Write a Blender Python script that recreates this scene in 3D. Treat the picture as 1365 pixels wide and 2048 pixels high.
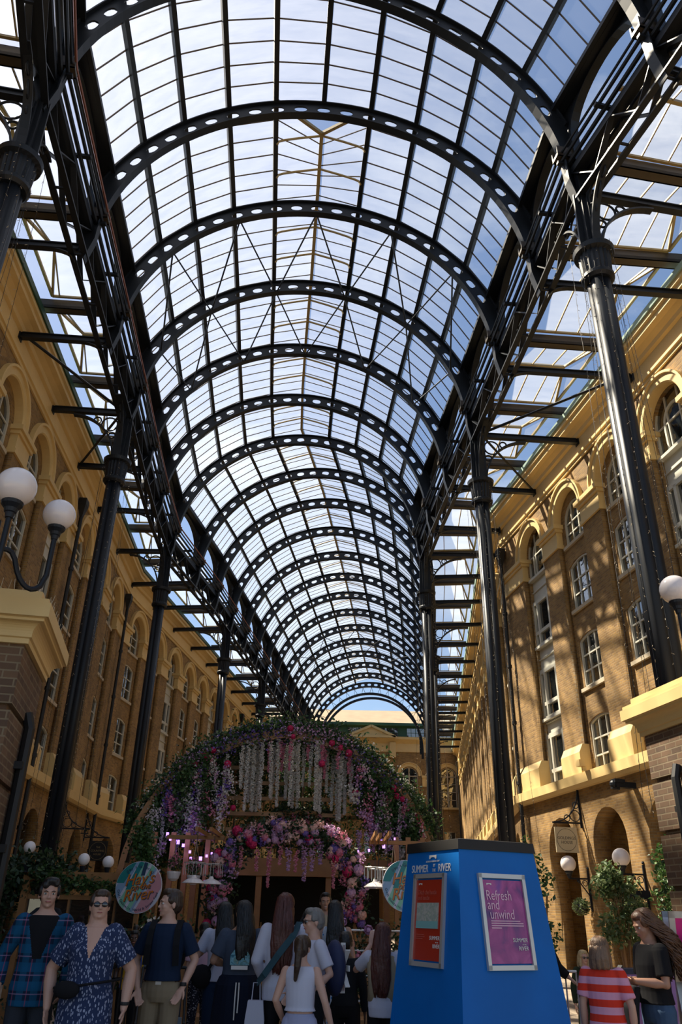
import bpy, bmesh, math, random
import numpy as np
from mathutils import Vector, Matrix
PI = math.pi
random.seed(7); rng = np.random.default_rng(7)
for o in list(bpy.data.objects): bpy.data.objects.remove(o)
S = bpy.context.scene
COL = S.collection

# ------------------------------------------------------------------ camera
TILT = math.radians(27.57); ROLL = math.radians(1.23); FPX = 1540.0
F_ = Vector((0, math.cos(TILT), math.sin(TILT)))
U0 = Vector((0, -math.sin(TILT), math.cos(TILT))); R0 = Vector((1, 0, 0))
U_ = U0*math.cos(ROLL) - R0*math.sin(ROLL); R_ = R0*math.cos(ROLL) + U0*math.sin(ROLL)
cd = bpy.data.cameras.new('camera'); cam = bpy.data.objects.new('camera', cd); COL.objects.link(cam)
cam.matrix_world = Matrix.Translation((0, 0, 1.55)) @ Matrix((R_, U_, -F_)).transposed().to_4x4()
cd.sensor_fit = 'VERTICAL'; cd.sensor_height = 36.0; cd.lens = 36.0*FPX/2048.0
cd.clip_end = 2000
S.camera = cam

# ------------------------------------------------------------------ light
SUN_DIR = Vector((-0.678, 0.388, 1.08)).normalized()
W = bpy.data.worlds.new('world'); S.world = W; W.use_nodes = True
nt = W.node_tree; nt.nodes.clear()
out = nt.nodes.new('ShaderNodeOutputWorld'); bg = nt.nodes.new('ShaderNodeBackground')
sky = nt.nodes.new('ShaderNodeTexSky'); sky.sky_type = 'NISHITA'; sky.sun_disc = False
sky.sun_elevation = math.asin(SUN_DIR.z); sky.sun_rotation = math.atan2(SUN_DIR.x, SUN_DIR.y)
sky.air_density = 1.0; sky.dust_density = 0.7; sky.ozone_density = 1.2
bg.inputs['Strength'].default_value = 0.165
tc = nt.nodes.new('ShaderNodeTexCoord'); mp = nt.nodes.new('ShaderNodeMapping'); mp.inputs['Scale'].default_value = (1.2, 2.2, 2.5)
no = nt.nodes.new('ShaderNodeTexNoise'); no.inputs['Scale'].default_value = 2.2; no.inputs['Detail'].default_value = 7; no.inputs['Roughness'].default_value = 0.6
cr = nt.nodes.new('ShaderNodeValToRGB'); cr.color_ramp.elements[0].position = 0.50; cr.color_ramp.elements[1].position = 0.86
mx = nt.nodes.new('ShaderNodeMix'); mx.data_type = 'RGBA'; mx.inputs[7].default_value = (5.2, 5.5, 6.0, 1)
nt.links.new(tc.outputs['Generated'], mp.inputs['Vector']); nt.links.new(mp.outputs[0], no.inputs['Vector'])
nt.links.new(no.outputs['Fac'], cr.inputs[0]); nt.links.new(cr.outputs[0], mx.inputs[0])
nt.links.new(sky.outputs[0], mx.inputs[6]); nt.links.new(mx.outputs[2], bg.inputs['Color']); nt.links.new(bg.outputs[0], out.inputs['Surface'])
sl = bpy.data.lights.new('sun', 'SUN'); sl.energy = 16.0; sl.angle = math.radians(1.0); sl.color = (1.0, 0.88, 0.68)
sun = bpy.data.objects.new('sun', sl); COL.objects.link(sun); sun.location = (-30, 20, 50)
sun.rotation_euler = (-SUN_DIR).to_track_quat('-Z', 'Y').to_euler()
S.view_settings.view_transform = 'Standard'; S.view_settings.look = 'None'
S.view_settings.exposure = 0.0; S.view_settings.gamma = 1.0; S.view_settings.use_curve_mapping = False
S.cycles.max_bounces = 8; S.cycles.transparent_max_bounces = 24; S.cycles.diffuse_bounces = 4

# ------------------------------------------------------------------ helpers
def tag(o, label=None, cat=None, group=None, kind=None):
    if label: o['label'] = label
    if cat: o['category'] = cat
    if group: o['group'] = group
    if kind: o['kind'] = kind
    return o
class MB:
    def __init__(s): s.v = []; s.f = []; s.m = []; s.n = 0
    def add(s, v, f, m=0):
        b = s.n; s.v += [tuple(p) for p in v]; s.f += [tuple(b+i for i in q) for q in f]; s.m += [m]*len(f); s.n += len(v)
    def box(s, lo, hi, M=None, m=0):
        x0, y0, z0 = lo; x1, y1, z1 = hi
        v = [Vector(p) for p in ((x0,y0,z0),(x1,y0,z0),(x1,y1,z0),(x0,y1,z0),(x0,y0,z1),(x1,y0,z1),(x1,y1,z1),(x0,y1,z1))]
        if M is not None: v = [M @ p for p in v]
        s.add(v, [(0,3,2,1),(4,5,6,7),(0,1,5,4),(1,2,6,5),(2,3,7,6),(3,0,4,7)], m)
    def bar(s, a, b, w, h, up=(0,0,1), m=0):
        a = Vector(a); b = Vector(b); d = (b-a)
        if d.length < 1e-6: return
        d.normalize(); up = Vector(up)
        x = d.cross(up)
        if x.length < 1e-4: x = d.cross(Vector((1,0,0)))
        x.normalize(); z = x.cross(d)
        v = [p + x*(i*w/2) + z*(j*h/2) for p in (a, b) for i, j in ((-1,-1),(1,-1),(1,1),(-1,1))]
        s.add(v, [(0,1,2,3),(7,6,5,4),(0,4,5,1),(1,5,6,2),(2,6,7,3),(3,7,4,0)], m)
    def tube(s, pts, r, n=8, m=0, close=False):
        pts = [Vector(p) for p in pts]; R = r if isinstance(r, (list, tuple)) else [r]*len(pts)
        prev = None; rings = []
        for i, p in enumerate(pts):
            if close: d = pts[(i+1) % len(pts)]-pts[i-1]
            else: d = pts[min(i+1, len(pts)-1)]-pts[max(i-1, 0)]
            d = d.normalized() if d.length > 1e-9 else Vector((0,0,1))
            if prev is None:
                x = d.cross(Vector((0,0,1)))
                if x.length < 1e-3: x = d.cross(Vector((1,0,0)))
            else: x = prev - d*prev.dot(d)
            if x.length < 1e-6: x = d.cross(Vector((0,1,0)))
            x.normalize(); prev = x; y = d.cross(x)
            rings.append([p + (x*math.cos(2*PI*k/n)+y*math.sin(2*PI*k/n))*R[i] for k in range(n)])
        v = [q for g in rings for q in g]; f = []
        L = len(pts)
        for i in range(L if close else L-1):
            a = i*n; b = ((i+1) % L)*n
            for k in range(n): f.append((a+k, a+(k+1) % n, b+(k+1) % n, b+k))
        if not close: f.append(tuple(range(n-1, -1, -1))); f.append(tuple((L-1)*n+k for k in range(n)))
        s.add(v, f, m)
    def loft(s, rings, m=0):
        n = len(rings[0]); v = [q for g in rings for q in g]; f = []
        for i in range(len(rings)-1):
            a = i*n; b = a+n
            for k in range(n): f.append((a+k, a+(k+1) % n, b+(k+1) % n, b+k))
        f.append(tuple(range(n-1, -1, -1))); f.append(tuple((len(rings)-1)*n+k for k in range(n)))
        s.add(v, f, m)
    def lathe(s, prof, c=(0,0,0), n=24, m=0, M=None):
        rings = [[Vector((c[0]+r*math.cos(2*PI*k/n), c[1]+r*math.sin(2*PI*k/n), c[2]+z)) for k in range(n)] for r, z in prof]
        if M is not None: rings = [[M @ q for q in g] for g in rings]
        s.loft(rings, m)
    def sphere(s, c, r, n=12, m=0, M=None):
        if not isinstance(r, (tuple, list)): r = (r, r, r)
        k = max(4, n//2); rings = []
        for i in range(k+1):
            t = -PI/2 + PI*(i+0.001)/(k+0.002); 
            rings.append([Vector((r[0]*math.cos(t)*math.cos(2*PI*j/n), r[1]*math.cos(t)*math.sin(2*PI*j/n), r[2]*math.sin(t))) for j in range(n)])
        if M is not None: rings = [[M @ q for q in g] for g in rings]
        c = Vector(c); s.loft([[q+c for q in g] for g in rings], m)
    def prism(s, prof, x0, x1, m=0, M=None):      # profile polygon in (y,z) run along x
        a = [Vector((x0, y, z)) for y, z in prof]; b = [Vector((x1, y, z)) for y, z in prof]
        if M is not None: a = [M @ p for p in a]; b = [M @ p for p in b]
        n = len(prof); f = [(k, (k+1) % n, n+(k+1) % n, n+k) for k in range(n)]
        f.append(tuple(range(n-1, -1, -1))); f.append(tuple(range(n, 2*n)))
        s.add(a+b, f, m)
    def mesh(s, name, mats, smooth=False):
        me = bpy.data.meshes.new(name); me.from_pydata(s.v, [], s.f); me.update()
        for mt in (mats if isinstance(mats, (list, tuple)) else [mats]): me.materials.append(mt)
        if any(s.m): me.polygons.foreach_set('material_index', s.m)
        if smooth: me.polygons.foreach_set('use_smooth', [True]*len(me.polygons))
        bm = bmesh.new(); bm.from_mesh(me); bmesh.ops.recalc_face_normals(bm, faces=bm.faces); bm.to_mesh(me); bm.free()
        return me
    def build(s, name, mats, parent=None, M=None, smooth=False):
        return link(name, s.mesh(name, mats, smooth), parent, M)
def link(name, me, parent=None, M=None):
    o = bpy.data.objects.new(name, me); COL.objects.link(o)
    if parent is not None: o.parent = parent
    if M is not None: o.matrix_local = M
    return o
def empty(name, M=None, loc=None, rz=0, label=None, cat=None, group=None, kind=None):
    o = bpy.data.objects.new(name, None); COL.objects.link(o); o.empty_display_size = 0.2
    if M is not None: o.matrix_world = M
    elif loc is not None: o.matrix_world = Matrix.Translation(loc) @ Matrix.Rotation(rz, 4, 'Z')
    return tag(o, label, cat, group, kind)
def copy_tree(o, parent=None, M=None):
    c = o.copy(); COL.objects.link(c)
    if parent is not None: c.parent = parent
    if M is not None: c.matrix_world = M
    for ch in o.children: copy_tree(ch, c)
    return c
def plate_mesh(name, outer, holes, y0, y1, mats):
    """flat plate in the local XZ plane with holes, running from y0 to y1"""
    cu = bpy.data.curves.new('tmp', 'CURVE'); cu.dimensions = '2D'; cu.fill_mode = 'BOTH'; cu.extrude = abs(y1-y0)/2
    for poly in [outer]+list(holes):
        sp = cu.splines.new('POLY'); sp.points.add(len(poly)-1)
        for p, (x, z) in zip(sp.points, poly): p.co = (x, z, 0, 1)
        sp.use_cyclic_u = True
    ob = bpy.data.objects.new('tmp', cu); COL.objects.link(ob)
    dg = bpy.context.evaluated_depsgraph_get(); me = bpy.data.meshes.new_from_object(ob.evaluated_get(dg), depsgraph=dg)
    bpy.data.objects.remove(ob); bpy.data.curves.remove(cu)
    me.transform(Matrix(((1,0,0,0),(0,0,1,(y0+y1)/2),(0,1,0,0),(0,0,0,1))))
    bm = bmesh.new(); bm.from_mesh(me); bmesh.ops.remove_doubles(bm, verts=bm.verts, dist=1e-5)
    bmesh.ops.recalc_face_normals(bm, faces=bm.faces); bm.to_mesh(me); bm.free()
    me.name = name
    me.materials.clear()
    for mt in (mats if isinstance(mats, (list, tuple)) else [mats]): me.materials.append(mt)
    return me
def text_mesh(name, body, size, mat, depth=0.004, align='CENTER', shear=0.0, bold=0.0, xs=1.0, spacing=1.0):
    cu = bpy.data.curves.new('tmp', 'FONT'); cu.body = body; cu.size = size; cu.extrude = depth/2; cu.align_x = align; cu.align_y = 'CENTER'
    cu.shear = shear; cu.offset = bold; cu.space_character = spacing; cu.resolution_u = 3
    ob = bpy.data.objects.new('tmp', cu); COL.objects.link(ob)
    dg = bpy.context.evaluated_depsgraph_get(); me = bpy.data.meshes.new_from_object(ob.evaluated_get(dg), depsgraph=dg)
    bpy.data.objects.remove(ob); bpy.data.curves.remove(cu)
    # text reads in the XZ plane seen from -Y
    me.transform(Matrix(((xs,0,0,0),(0,0,-1,0),(0,1,0,0),(0,0,0,1)))); me.name = name
    me.materials.clear(); me.materials.append(mat)
    return me
def frame(O, X, Y):
    X = Vector(X).normalized(); Y = Vector(Y).normalized(); Z = X.cross(Y)
    M = Matrix((X, Y, Z)).transposed().to_4x4(); M.translation = Vector(O); return M
def arcpts(cx, cz, r, a0, a1, n): return [(cx+r*math.cos(math.radians(a0+(a1-a0)*i/n)), cz+r*math.sin(math.radians(a0+(a1-a0)*i/n))) for i in range(n+1)]
def archhole(xc, hw, z0, zs, n=12): return [(xc-hw, z0), (xc+hw, z0)] + arcpts(xc, zs, hw, 0, 180, n)
def seghole(xc, hw, z0, zs, rise): 
    R = (hw*hw+rise*rise)/(2*rise); a = math.degrees(math.asin(hw/R))
    return [(xc-hw, z0), (xc+hw, z0)] + arcpts(xc, zs+rise-R, R, 90-a, 90+a, 8)

# ------------------------------------------------------------------ materials
def mat(name, col, rough=0.6, metal=0.0, spec=0.5, noise=0.0, nscale=4.0, emit=None, est=1.0, bump=0.0, coat=0.0, sheen=0.0):
    m = bpy.data.materials.new(name); m.use_nodes = True; t = m.node_tree; b = t.nodes['Principled BSDF']
    b.inputs['Base Color'].default_value = (*col, 1); b.inputs['Roughness'].default_value = rough; b.inputs['Metallic'].default_value = metal
    b.inputs['Specular IOR Level'].default_value = spec; b.inputs['Coat Weight'].default_value = coat
    if emit: b.inputs['Emission Color'].default_value = (*emit, 1); b.inputs['Emission Strength'].default_value = est
    if noise or bump:
        c = t.nodes.new('ShaderNodeTexCoord'); n = t.nodes.new('ShaderNodeTexNoise'); n.inputs['Scale'].default_value = nscale; n.inputs['Detail'].default_value = 5
        t.links.new(c.outputs['Object'], n.inputs['Vector'])
        if noise:
            x = t.nodes.new('ShaderNodeMix'); x.data_type = 'RGBA'
            x.inputs[6].default_value = (*[c_*(1-noise) for c_ in col], 1); x.inputs[7].default_value = (*[min(1, c_*(1+noise)) for c_ in col], 1)
            t.links.new(n.outputs['Fac'], x.inputs[0]); t.links.new(x.outputs[2], b.inputs['Base Color'])
        if bump:
            u = t.nodes.new('ShaderNodeBump'); u.inputs['Strength'].default_value = bump; u.inputs['Distance'].default_value = 0.02
            t.links.new(n.outputs['Fac'], u.inputs['Height']); t.links.new(u.outputs[0], b.inputs['Normal'])
    return m
def leafmat(name, cols, rough=0.5, trans=0.25):
    m = bpy.data.materials.new(name); m.use_nodes = True; t = m.node_tree; b = t.nodes['Principled BSDF']
    g = t.nodes.new('ShaderNodeNewGeometry'); r = t.nodes.new('ShaderNodeValToRGB'); r.color_ramp.interpolation = 'LINEAR'
    e = r.color_ramp.elements; e[0].color = (*cols[0], 1); e[1].color = (*cols[-1], 1)
    for i, c in enumerate(cols[1:-1]): q = e.new((i+1)/(len(cols)-1)); q.color = (*c, 1)
    t.links.new(g.outputs['Random Per Island'], r.inputs[0]); t.links.new(r.outputs[0], b.inputs['Base Color']); b.inputs['Roughness'].default_value = rough
    tr = t.nodes.new('ShaderNodeBsdfTranslucent'); ms = t.nodes.new('ShaderNodeMixShader'); ms.inputs[0].default_value = trans
    t.links.new(r.outputs[0], tr.inputs['Color']); o = t.nodes['Material Output']
    t.links.new(b.outputs[0], ms.inputs[1]); t.links.new(tr.outputs[0], ms.inputs[2]); t.links.new(ms.outputs[0], o.inputs['Surface'])
    return m
def brickmat(name, c1, c2, mortar, bw=0.225, bh=0.075, ms=0.010, vary=0.35):
    m = bpy.data.materials.new(name); m.use_nodes = True; t = m.node_tree; b = t.nodes['Principled BSDF']; L = t.links.new
    c = t.nodes.new('ShaderNodeTexCoord'); sp = t.nodes.new('ShaderNodeSeparateXYZ'); sn = t.nodes.new('ShaderNodeSeparateXYZ')
    L(c.outputs['Object'], sp.inputs[0]); L(c.outputs['Normal'], sn.inputs[0])
    ab = t.nodes.new('ShaderNodeMath'); ab.operation = 'ABSOLUTE'; L(sn.outputs[0], ab.inputs[0])
    gt = t.nodes.new('ShaderNodeMath'); gt.operation = 'GREATER_THAN'; gt.inputs[1].default_value = 0.7; L(ab.outputs[0], gt.inputs[0])
    mi = t.nodes.new('ShaderNodeMix'); mi.data_type = 'FLOAT'; L(gt.outputs[0], mi.inputs[0]); L(sp.outputs[0], mi.inputs[2]); L(sp.outputs[1], mi.inputs[3])
    cb = t.nodes.new('ShaderNodeCombineXYZ'); L(mi.outputs[0], cb.inputs[0]); L(sp.outputs[2], cb.inputs[1])
    br = t.nodes.new('ShaderNodeTexBrick'); br.inputs['Scale'].default_value = 1.0; br.inputs['Brick Width'].default_value = bw; br.inputs['Row Height'].default_value = bh
    br.inputs['Mortar Size'].default_value = ms; br.inputs['Mortar Smooth'].default_value = 0.3; br.inputs['Bias'].default_value = -0.1
    br.inputs['Color1'].default_value = (*c1, 1); br.inputs['Color2'].default_value = (*c2, 1); br.inputs['Mortar'].default_value = (*mortar, 1)
    L(cb.outputs[0], br.inputs['Vector'])
    n = t.nodes.new('ShaderNodeTexNoise'); n.inputs['Scale'].default_value = 0.8; n.inputs['Detail'].default_value = 8; n.inputs['Roughness'].default_value = 0.65; L(c.outputs['Object'], n.inputs['Vector'])
    mr = t.nodes.new('ShaderNodeMapRange'); mr.inputs[1].default_value = 0.3; mr.inputs[2].default_value = 0.7; mr.inputs[3].default_value = 1-vary; mr.inputs[4].default_value = 1+vary; L(n.outputs['Fac'], mr.inputs[0])
    hs = t.nodes.new('ShaderNodeHueSaturation'); L(br.outputs['Color'], hs.inputs['Color']); L(mr.outputs[0], hs.inputs['Value'])
    L(hs.outputs[0], b.inputs['Base Color']); b.inputs['Roughness'].default_value = 0.85
    bu = t.nodes.new('ShaderNodeBump'); bu.inputs['Strength'].default_value = 0.5; bu.inputs['Distance'].default_value = 0.01; bu.invert = True
    L(br.outputs['Fac'], bu.inputs['Height']); L(bu.outputs[0], b.inputs['Normal'])
    return m
M = {}
M['brick'] = brickmat('stock_brick', (0.31, 0.175, 0.050), (0.17, 0.09, 0.028), (0.25, 0.175, 0.09))
M['pierbrick'] = brickmat('pier_brick', (0.15, 0.085, 0.045), (0.085, 0.05, 0.03), (0.2, 0.15, 0.09), ms=0.009)
M['cream'] = mat('cream_paint', (0.66, 0.47, 0.20), 0.6, noise=0.08, nscale=2.5)
M['white'] = mat('window_white', (0.55, 0.53, 0.45), 0.5)
M['sill'] = mat('sill_stone', (0.48, 0.40, 0.28), 0.7)
M['iron'] = mat('painted_iron', (0.009, 0.012, 0.018), 0.45, spec=0.32, noise=0.3, nscale=1.5)
M['beam'] = mat('brown_iron', (0.05, 0.036, 0.022), 0.5, noise=0.25)
M['bar'] = mat('cream_glazing_bar', (0.34, 0.25, 0.11), 0.5)
M['dbar'] = mat('brown_glazing_bar', (0.10, 0.065, 0.035), 0.5)
M['copper'] = mat('copper_pipe', (0.30, 0.12, 0.08), 0.35, metal=0.6)
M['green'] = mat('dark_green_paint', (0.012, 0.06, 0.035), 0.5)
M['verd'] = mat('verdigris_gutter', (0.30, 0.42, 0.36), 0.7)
M['slate'] = mat('roof_slate', (0.05, 0.05, 0.055), 0.7, noise=0.3)
M['tanroof'] = mat('weathered_tan_roof', (0.26, 0.20, 0.13), 0.8, noise=0.25, nscale=1.0)
M['dark'] = mat('dark_interior', (0.012, 0.011, 0.010), 0.8)
M['wood'] = mat('timber', (0.30, 0.14, 0.045), 0.6, noise=0.3, nscale=6)
M['wood2'] = mat('pale_timber', (0.34, 0.19, 0.08), 0.6, noise=0.3, nscale=6)
M['globe'] = mat('opal_globe', (0.80, 0.74, 0.74), 0.12, spec=0.6)
M['black'] = mat('matt_black', (0.008, 0.008, 0.009), 0.6)
def glassmat(name, tint, milk, mc):
    m = bpy.data.materials.new(name); m.use_nodes = True; t = m.node_tree; t.nodes.clear(); L = t.links.new
    o = t.nodes.new('ShaderNodeOutputMaterial'); tr = t.nodes.new('ShaderNodeBsdfTransparent'); tr.inputs[0].default_value = (*tint, 1)
    tl = t.nodes.new('ShaderNodeBsdfTranslucent'); tl.inputs[0].default_value = (*mc, 1)
    c = t.nodes.new('ShaderNodeTexCoord'); mp = t.nodes.new('ShaderNodeMapping'); mp.inputs['Scale'].default_value = (0.35, 2.2, 0.9)
    n = t.nodes.new('ShaderNodeTexNoise'); n.inputs['Scale'].default_value = 1.6; n.inputs['Detail'].default_value = 6; n.inputs['Roughness'].default_value = 0.7
    L(c.outputs['Object'], mp.inputs[0]); L(mp.outputs[0], n.inputs['Vector'])
    mr = t.nodes.new('ShaderNodeMapRange'); mr.inputs[1].default_value = 0.3; mr.inputs[2].default_value = 0.7; mr.inputs[3].default_value = milk*0.8; mr.inputs[4].default_value = milk*1.2
    L(n.outputs['Fac'], mr.inputs[0])
    ms = t.nodes.new('ShaderNodeMixShader'); L(mr.outputs[0], ms.inputs[0]); L(tr.outputs[0], ms.inputs[1]); L(tl.outputs[0], ms.inputs[2])
    gl = t.nodes.new('ShaderNodeBsdfGlossy'); gl.inputs['Roughness'].default_value = 0.08
    fr = t.nodes.new('ShaderNodeMath'); fr.operation = 'MULTIPLY'; fr.inputs[1].default_value = 0.35
    lw = t.nodes.new('ShaderNodeLayerWeight'); pw = t.nodes.new('ShaderNodeMath'); pw.operation = 'POWER'; pw.inputs[1].default_value = 5.0; L(lw.outputs['Facing'], pw.inputs[0]); L(pw.outputs[0], fr.inputs[0])
    m2 = t.nodes.new('ShaderNodeMixShader'); L(fr.outputs[0], m2.inputs[0]); L(ms.outputs[0], m2.inputs[1]); L(gl.outputs[0], m2.inputs[2])
    L(m2.outputs[0], o.inputs['Surface']); return m
M['glass'] = glassmat('vault_glass', (0.93, 0.95, 0.98), 0.11, (0.9, 0.92, 0.95))
M['glass2'] = glassmat('canopy_glass', (0.93, 0.95, 0.97), 0.11, (0.9, 0.92, 0.93))
def panemat(name):
    m = bpy.data.materials.new(name); m.use_nodes = True; t = m.node_tree; b = t.nodes['Principled BSDF']
    b.inputs['Base Color'].default_value = (0.012, 0.014, 0.014, 1); b.inputs['Roughness'].default_value = 0.03; b.inputs['Specular IOR Level'].default_value = 1.0
    b.inputs['IOR'].default_value = 1.9
    c = t.nodes.new('ShaderNodeTexCoord'); n = t.nodes.new('ShaderNodeTexNoise'); n.inputs['Scale'].default_value = 1.7
    u = t.nodes.new('ShaderNodeBump'); u.inputs['Strength'].default_value = 0.15; u.inputs['Distance'].default_value = 0.05
    t.links.new(c.outputs['Object'], n.inputs[0]); t.links.new(n.outputs[0], u.inputs['Height']); t.links.new(u.outputs[0], b.inputs['Normal']); return m
M['pane'] = panemat('window_glass')
def pavemat():
    m = brickmat('paving', (0.30, 0.24, 0.18), (0.24, 0.19, 0.145), (0.14, 0.11, 0.08), bw=0.6, bh=0.4, ms=0.008, vary=0.2)
    t = m.node_tree
    for n in t.nodes:
        if n.type == 'COMBXYZ':
            sp = [q for q in t.nodes if q.type == 'SEPXYZ'][0]
            for l in list(n.inputs[1].links): t.links.remove(l)
            t.links.new(sp.outputs[1], n.inputs[1])
    return m
M['pave'] = pavemat()

# ------------------------------------------------------------------ ground
mb = MB(); mb.box((-60, -30, -0.3), (60, 130, 0.0)); tag(mb.build('floor', M['pave']), kind='structure')

# ------------------------------------------------------------------ facades
WN = [0]; TN = [0]
def trim(mb_or_me, mats, Mx, smooth=False):
    TN[0] += 1; nm = 'trim_%d' % TN[0]
    o = mb_or_me.build(nm, mats, M=Mx, smooth=smooth) if isinstance(mb_or_me, MB) else link(nm, mb_or_me, M=Mx)
    return tag(o, kind='structure')
def yawv(a): a = math.radians(a); return Vector((math.sin(a), math.cos(a), 0))
Zc = 14.8
def window_meshes(kind, cols):
    """frame and pane meshes, centred on x=0, sill at z=0"""
    f = MB(); p = MB()
    w = {'seg': 0.74, 'top': 0.74, 'wid': 0.95, 'wtop': 0.95}[kind]; h = {'seg': 1.62, 'top': 0.85, 'wid': 1.75, 'wtop': 1.0}[kind]
    t = 0.05
    arch = kind in ('top', 'wtop')
    head = (lambda x: h + math.sqrt(max(0, w*w-x*x))) if arch else (lambda x: h + (0.14*(1-(x/w)**2) if kind == 'seg' else 0))
    n = 12
    rim = [(-w, 0)] + [(-w+2*w*i/n, head(-w+2*w*i/n)) for i in range(n+1)] + [(w, 0)]
    if arch: rim = [(-w, 0)] + [(w*math.cos(PI-PI*i/n), h+w*math.sin(PI-PI*i/n)) for i in range(n+1)] + [(w, 0)]
    for i in range(len(rim)):
        a = rim[i]; b = rim[(i+1) % len(rim)]
        if math.dist(a, b) > 1e-4: f.bar((a[0], 0, a[1]), (b[0], 0, b[1]), 0.10, 0.10, up=(0, 1, 0))
    for i in range(1, cols):
        x = -w+2*w*i/cols; f.bar((x, 0, 0), (x, 0, head(x)), 0.05, 0.045, up=(0, 1, 0))
    rows = 3 if not arch else 2
    zs = [h*j/rows for j in range(1, rows)] + ([h] if arch or kind == 'seg' else [])
    if kind == 'seg': zs = [h*j/3 for j in (1, 2)]
    if kind == 'wid': zs = [0.5]
    if kind == 'wtop': zs = [h*0.0+0.9]
    for z in zs: f.bar((-w, 0, z), (w, 0, z), 0.05, 0.045, up=(0, 1, 0))
    if kind == 'wid':
        f = MB()
        for a, b in (((-w,0),(w,0)),((w,0),(w,h)),((w,h),(-w,h)),((-w,h),(-w,0)),((-w*.42,0),(-w*.42,h)),((w*.62,0),(w*.62,h)),((-w,.52),(w,.52))):
            f.bar((a[0],0,a[1]), (b[0],0,b[1]), 0.13, 0.13, up=(0,1,0))
    if kind == 'wtop':
        pts = arcpts(0, 0.9, 0.5, 0, 180, 12); f.tube([(x, 0, z) for x, z in pts], 0.05, 6)
        f.bar((-.5,0,0), (-.5,0,.9), .08, .08, up=(0,1,0)); f.bar((.5,0,0), (.5,0,.9), .08, .08, up=(0,1,0))
    p.add([(x, -0.04, z) for x, z in rim]+[(x, -0.02, z) for x, z in rim], [tuple(range(len(rim))), tuple(range(2*len(rim)-1, len(rim)-1, -1))])
    return f.mesh('window_frame', M['white']), p.mesh('window_pane', M['pane'])
WM = {}
def window(kind, cols, Mx):
    k = (kind, cols)
    if k not in WM: WM[k] = window_meshes(kind, cols)
    WN[0] += 1
    o = tag(link('window_%d' % WN[0], WM[k][0], M=Mx), kind='structure')
    link('window_pane', WM[k][1], o); return o
SILL = MB(); SILL.prism([(0.02, -0.02), (0.30, -0.04), (0.30, -0.16), (0.02, -0.16)], -0.85, 0.85); SILLM = SILL.mesh('window_sill', M['sill'])
def mould_mesh(r0, r1):
    mb = MB(); prof = [(r0, -0.3), (r0, 0.05), (r0+0.04, 0.09), (r1-0.10, 0.09), (r1-0.08, 0.16), (r1, 0.16), (r1, -0.02), (r0+0.1, -0.3)]
    rings = []
    for i in range(25):
        a = PI*i/24; rings.append([Vector((r*math.cos(a), y, r*math.sin(a))) for r, y in prof])
    mb.loft(rings); return mb.mesh('arch_moulding', M['cream'])
MOULD = mould_mesh(0.98, 1.34)
def ring(prof_x):     # stepped capital block: list of (z0,z1,proj)
    pass
def capital_mesh(hw):
    mb = MB()
    for z0, z1, p in ((-0.95, -0.80, 0.07), (-0.80, -0.28, 0.02), (-0.28, -0.16, 0.09), (-0.16, 0.0, 0.17)):
        mb.box((-hw-p, -0.36, z0), (hw+p, p, z1))
    return mb.mesh('capital', M['cream'])
CAPM = {}
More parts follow.
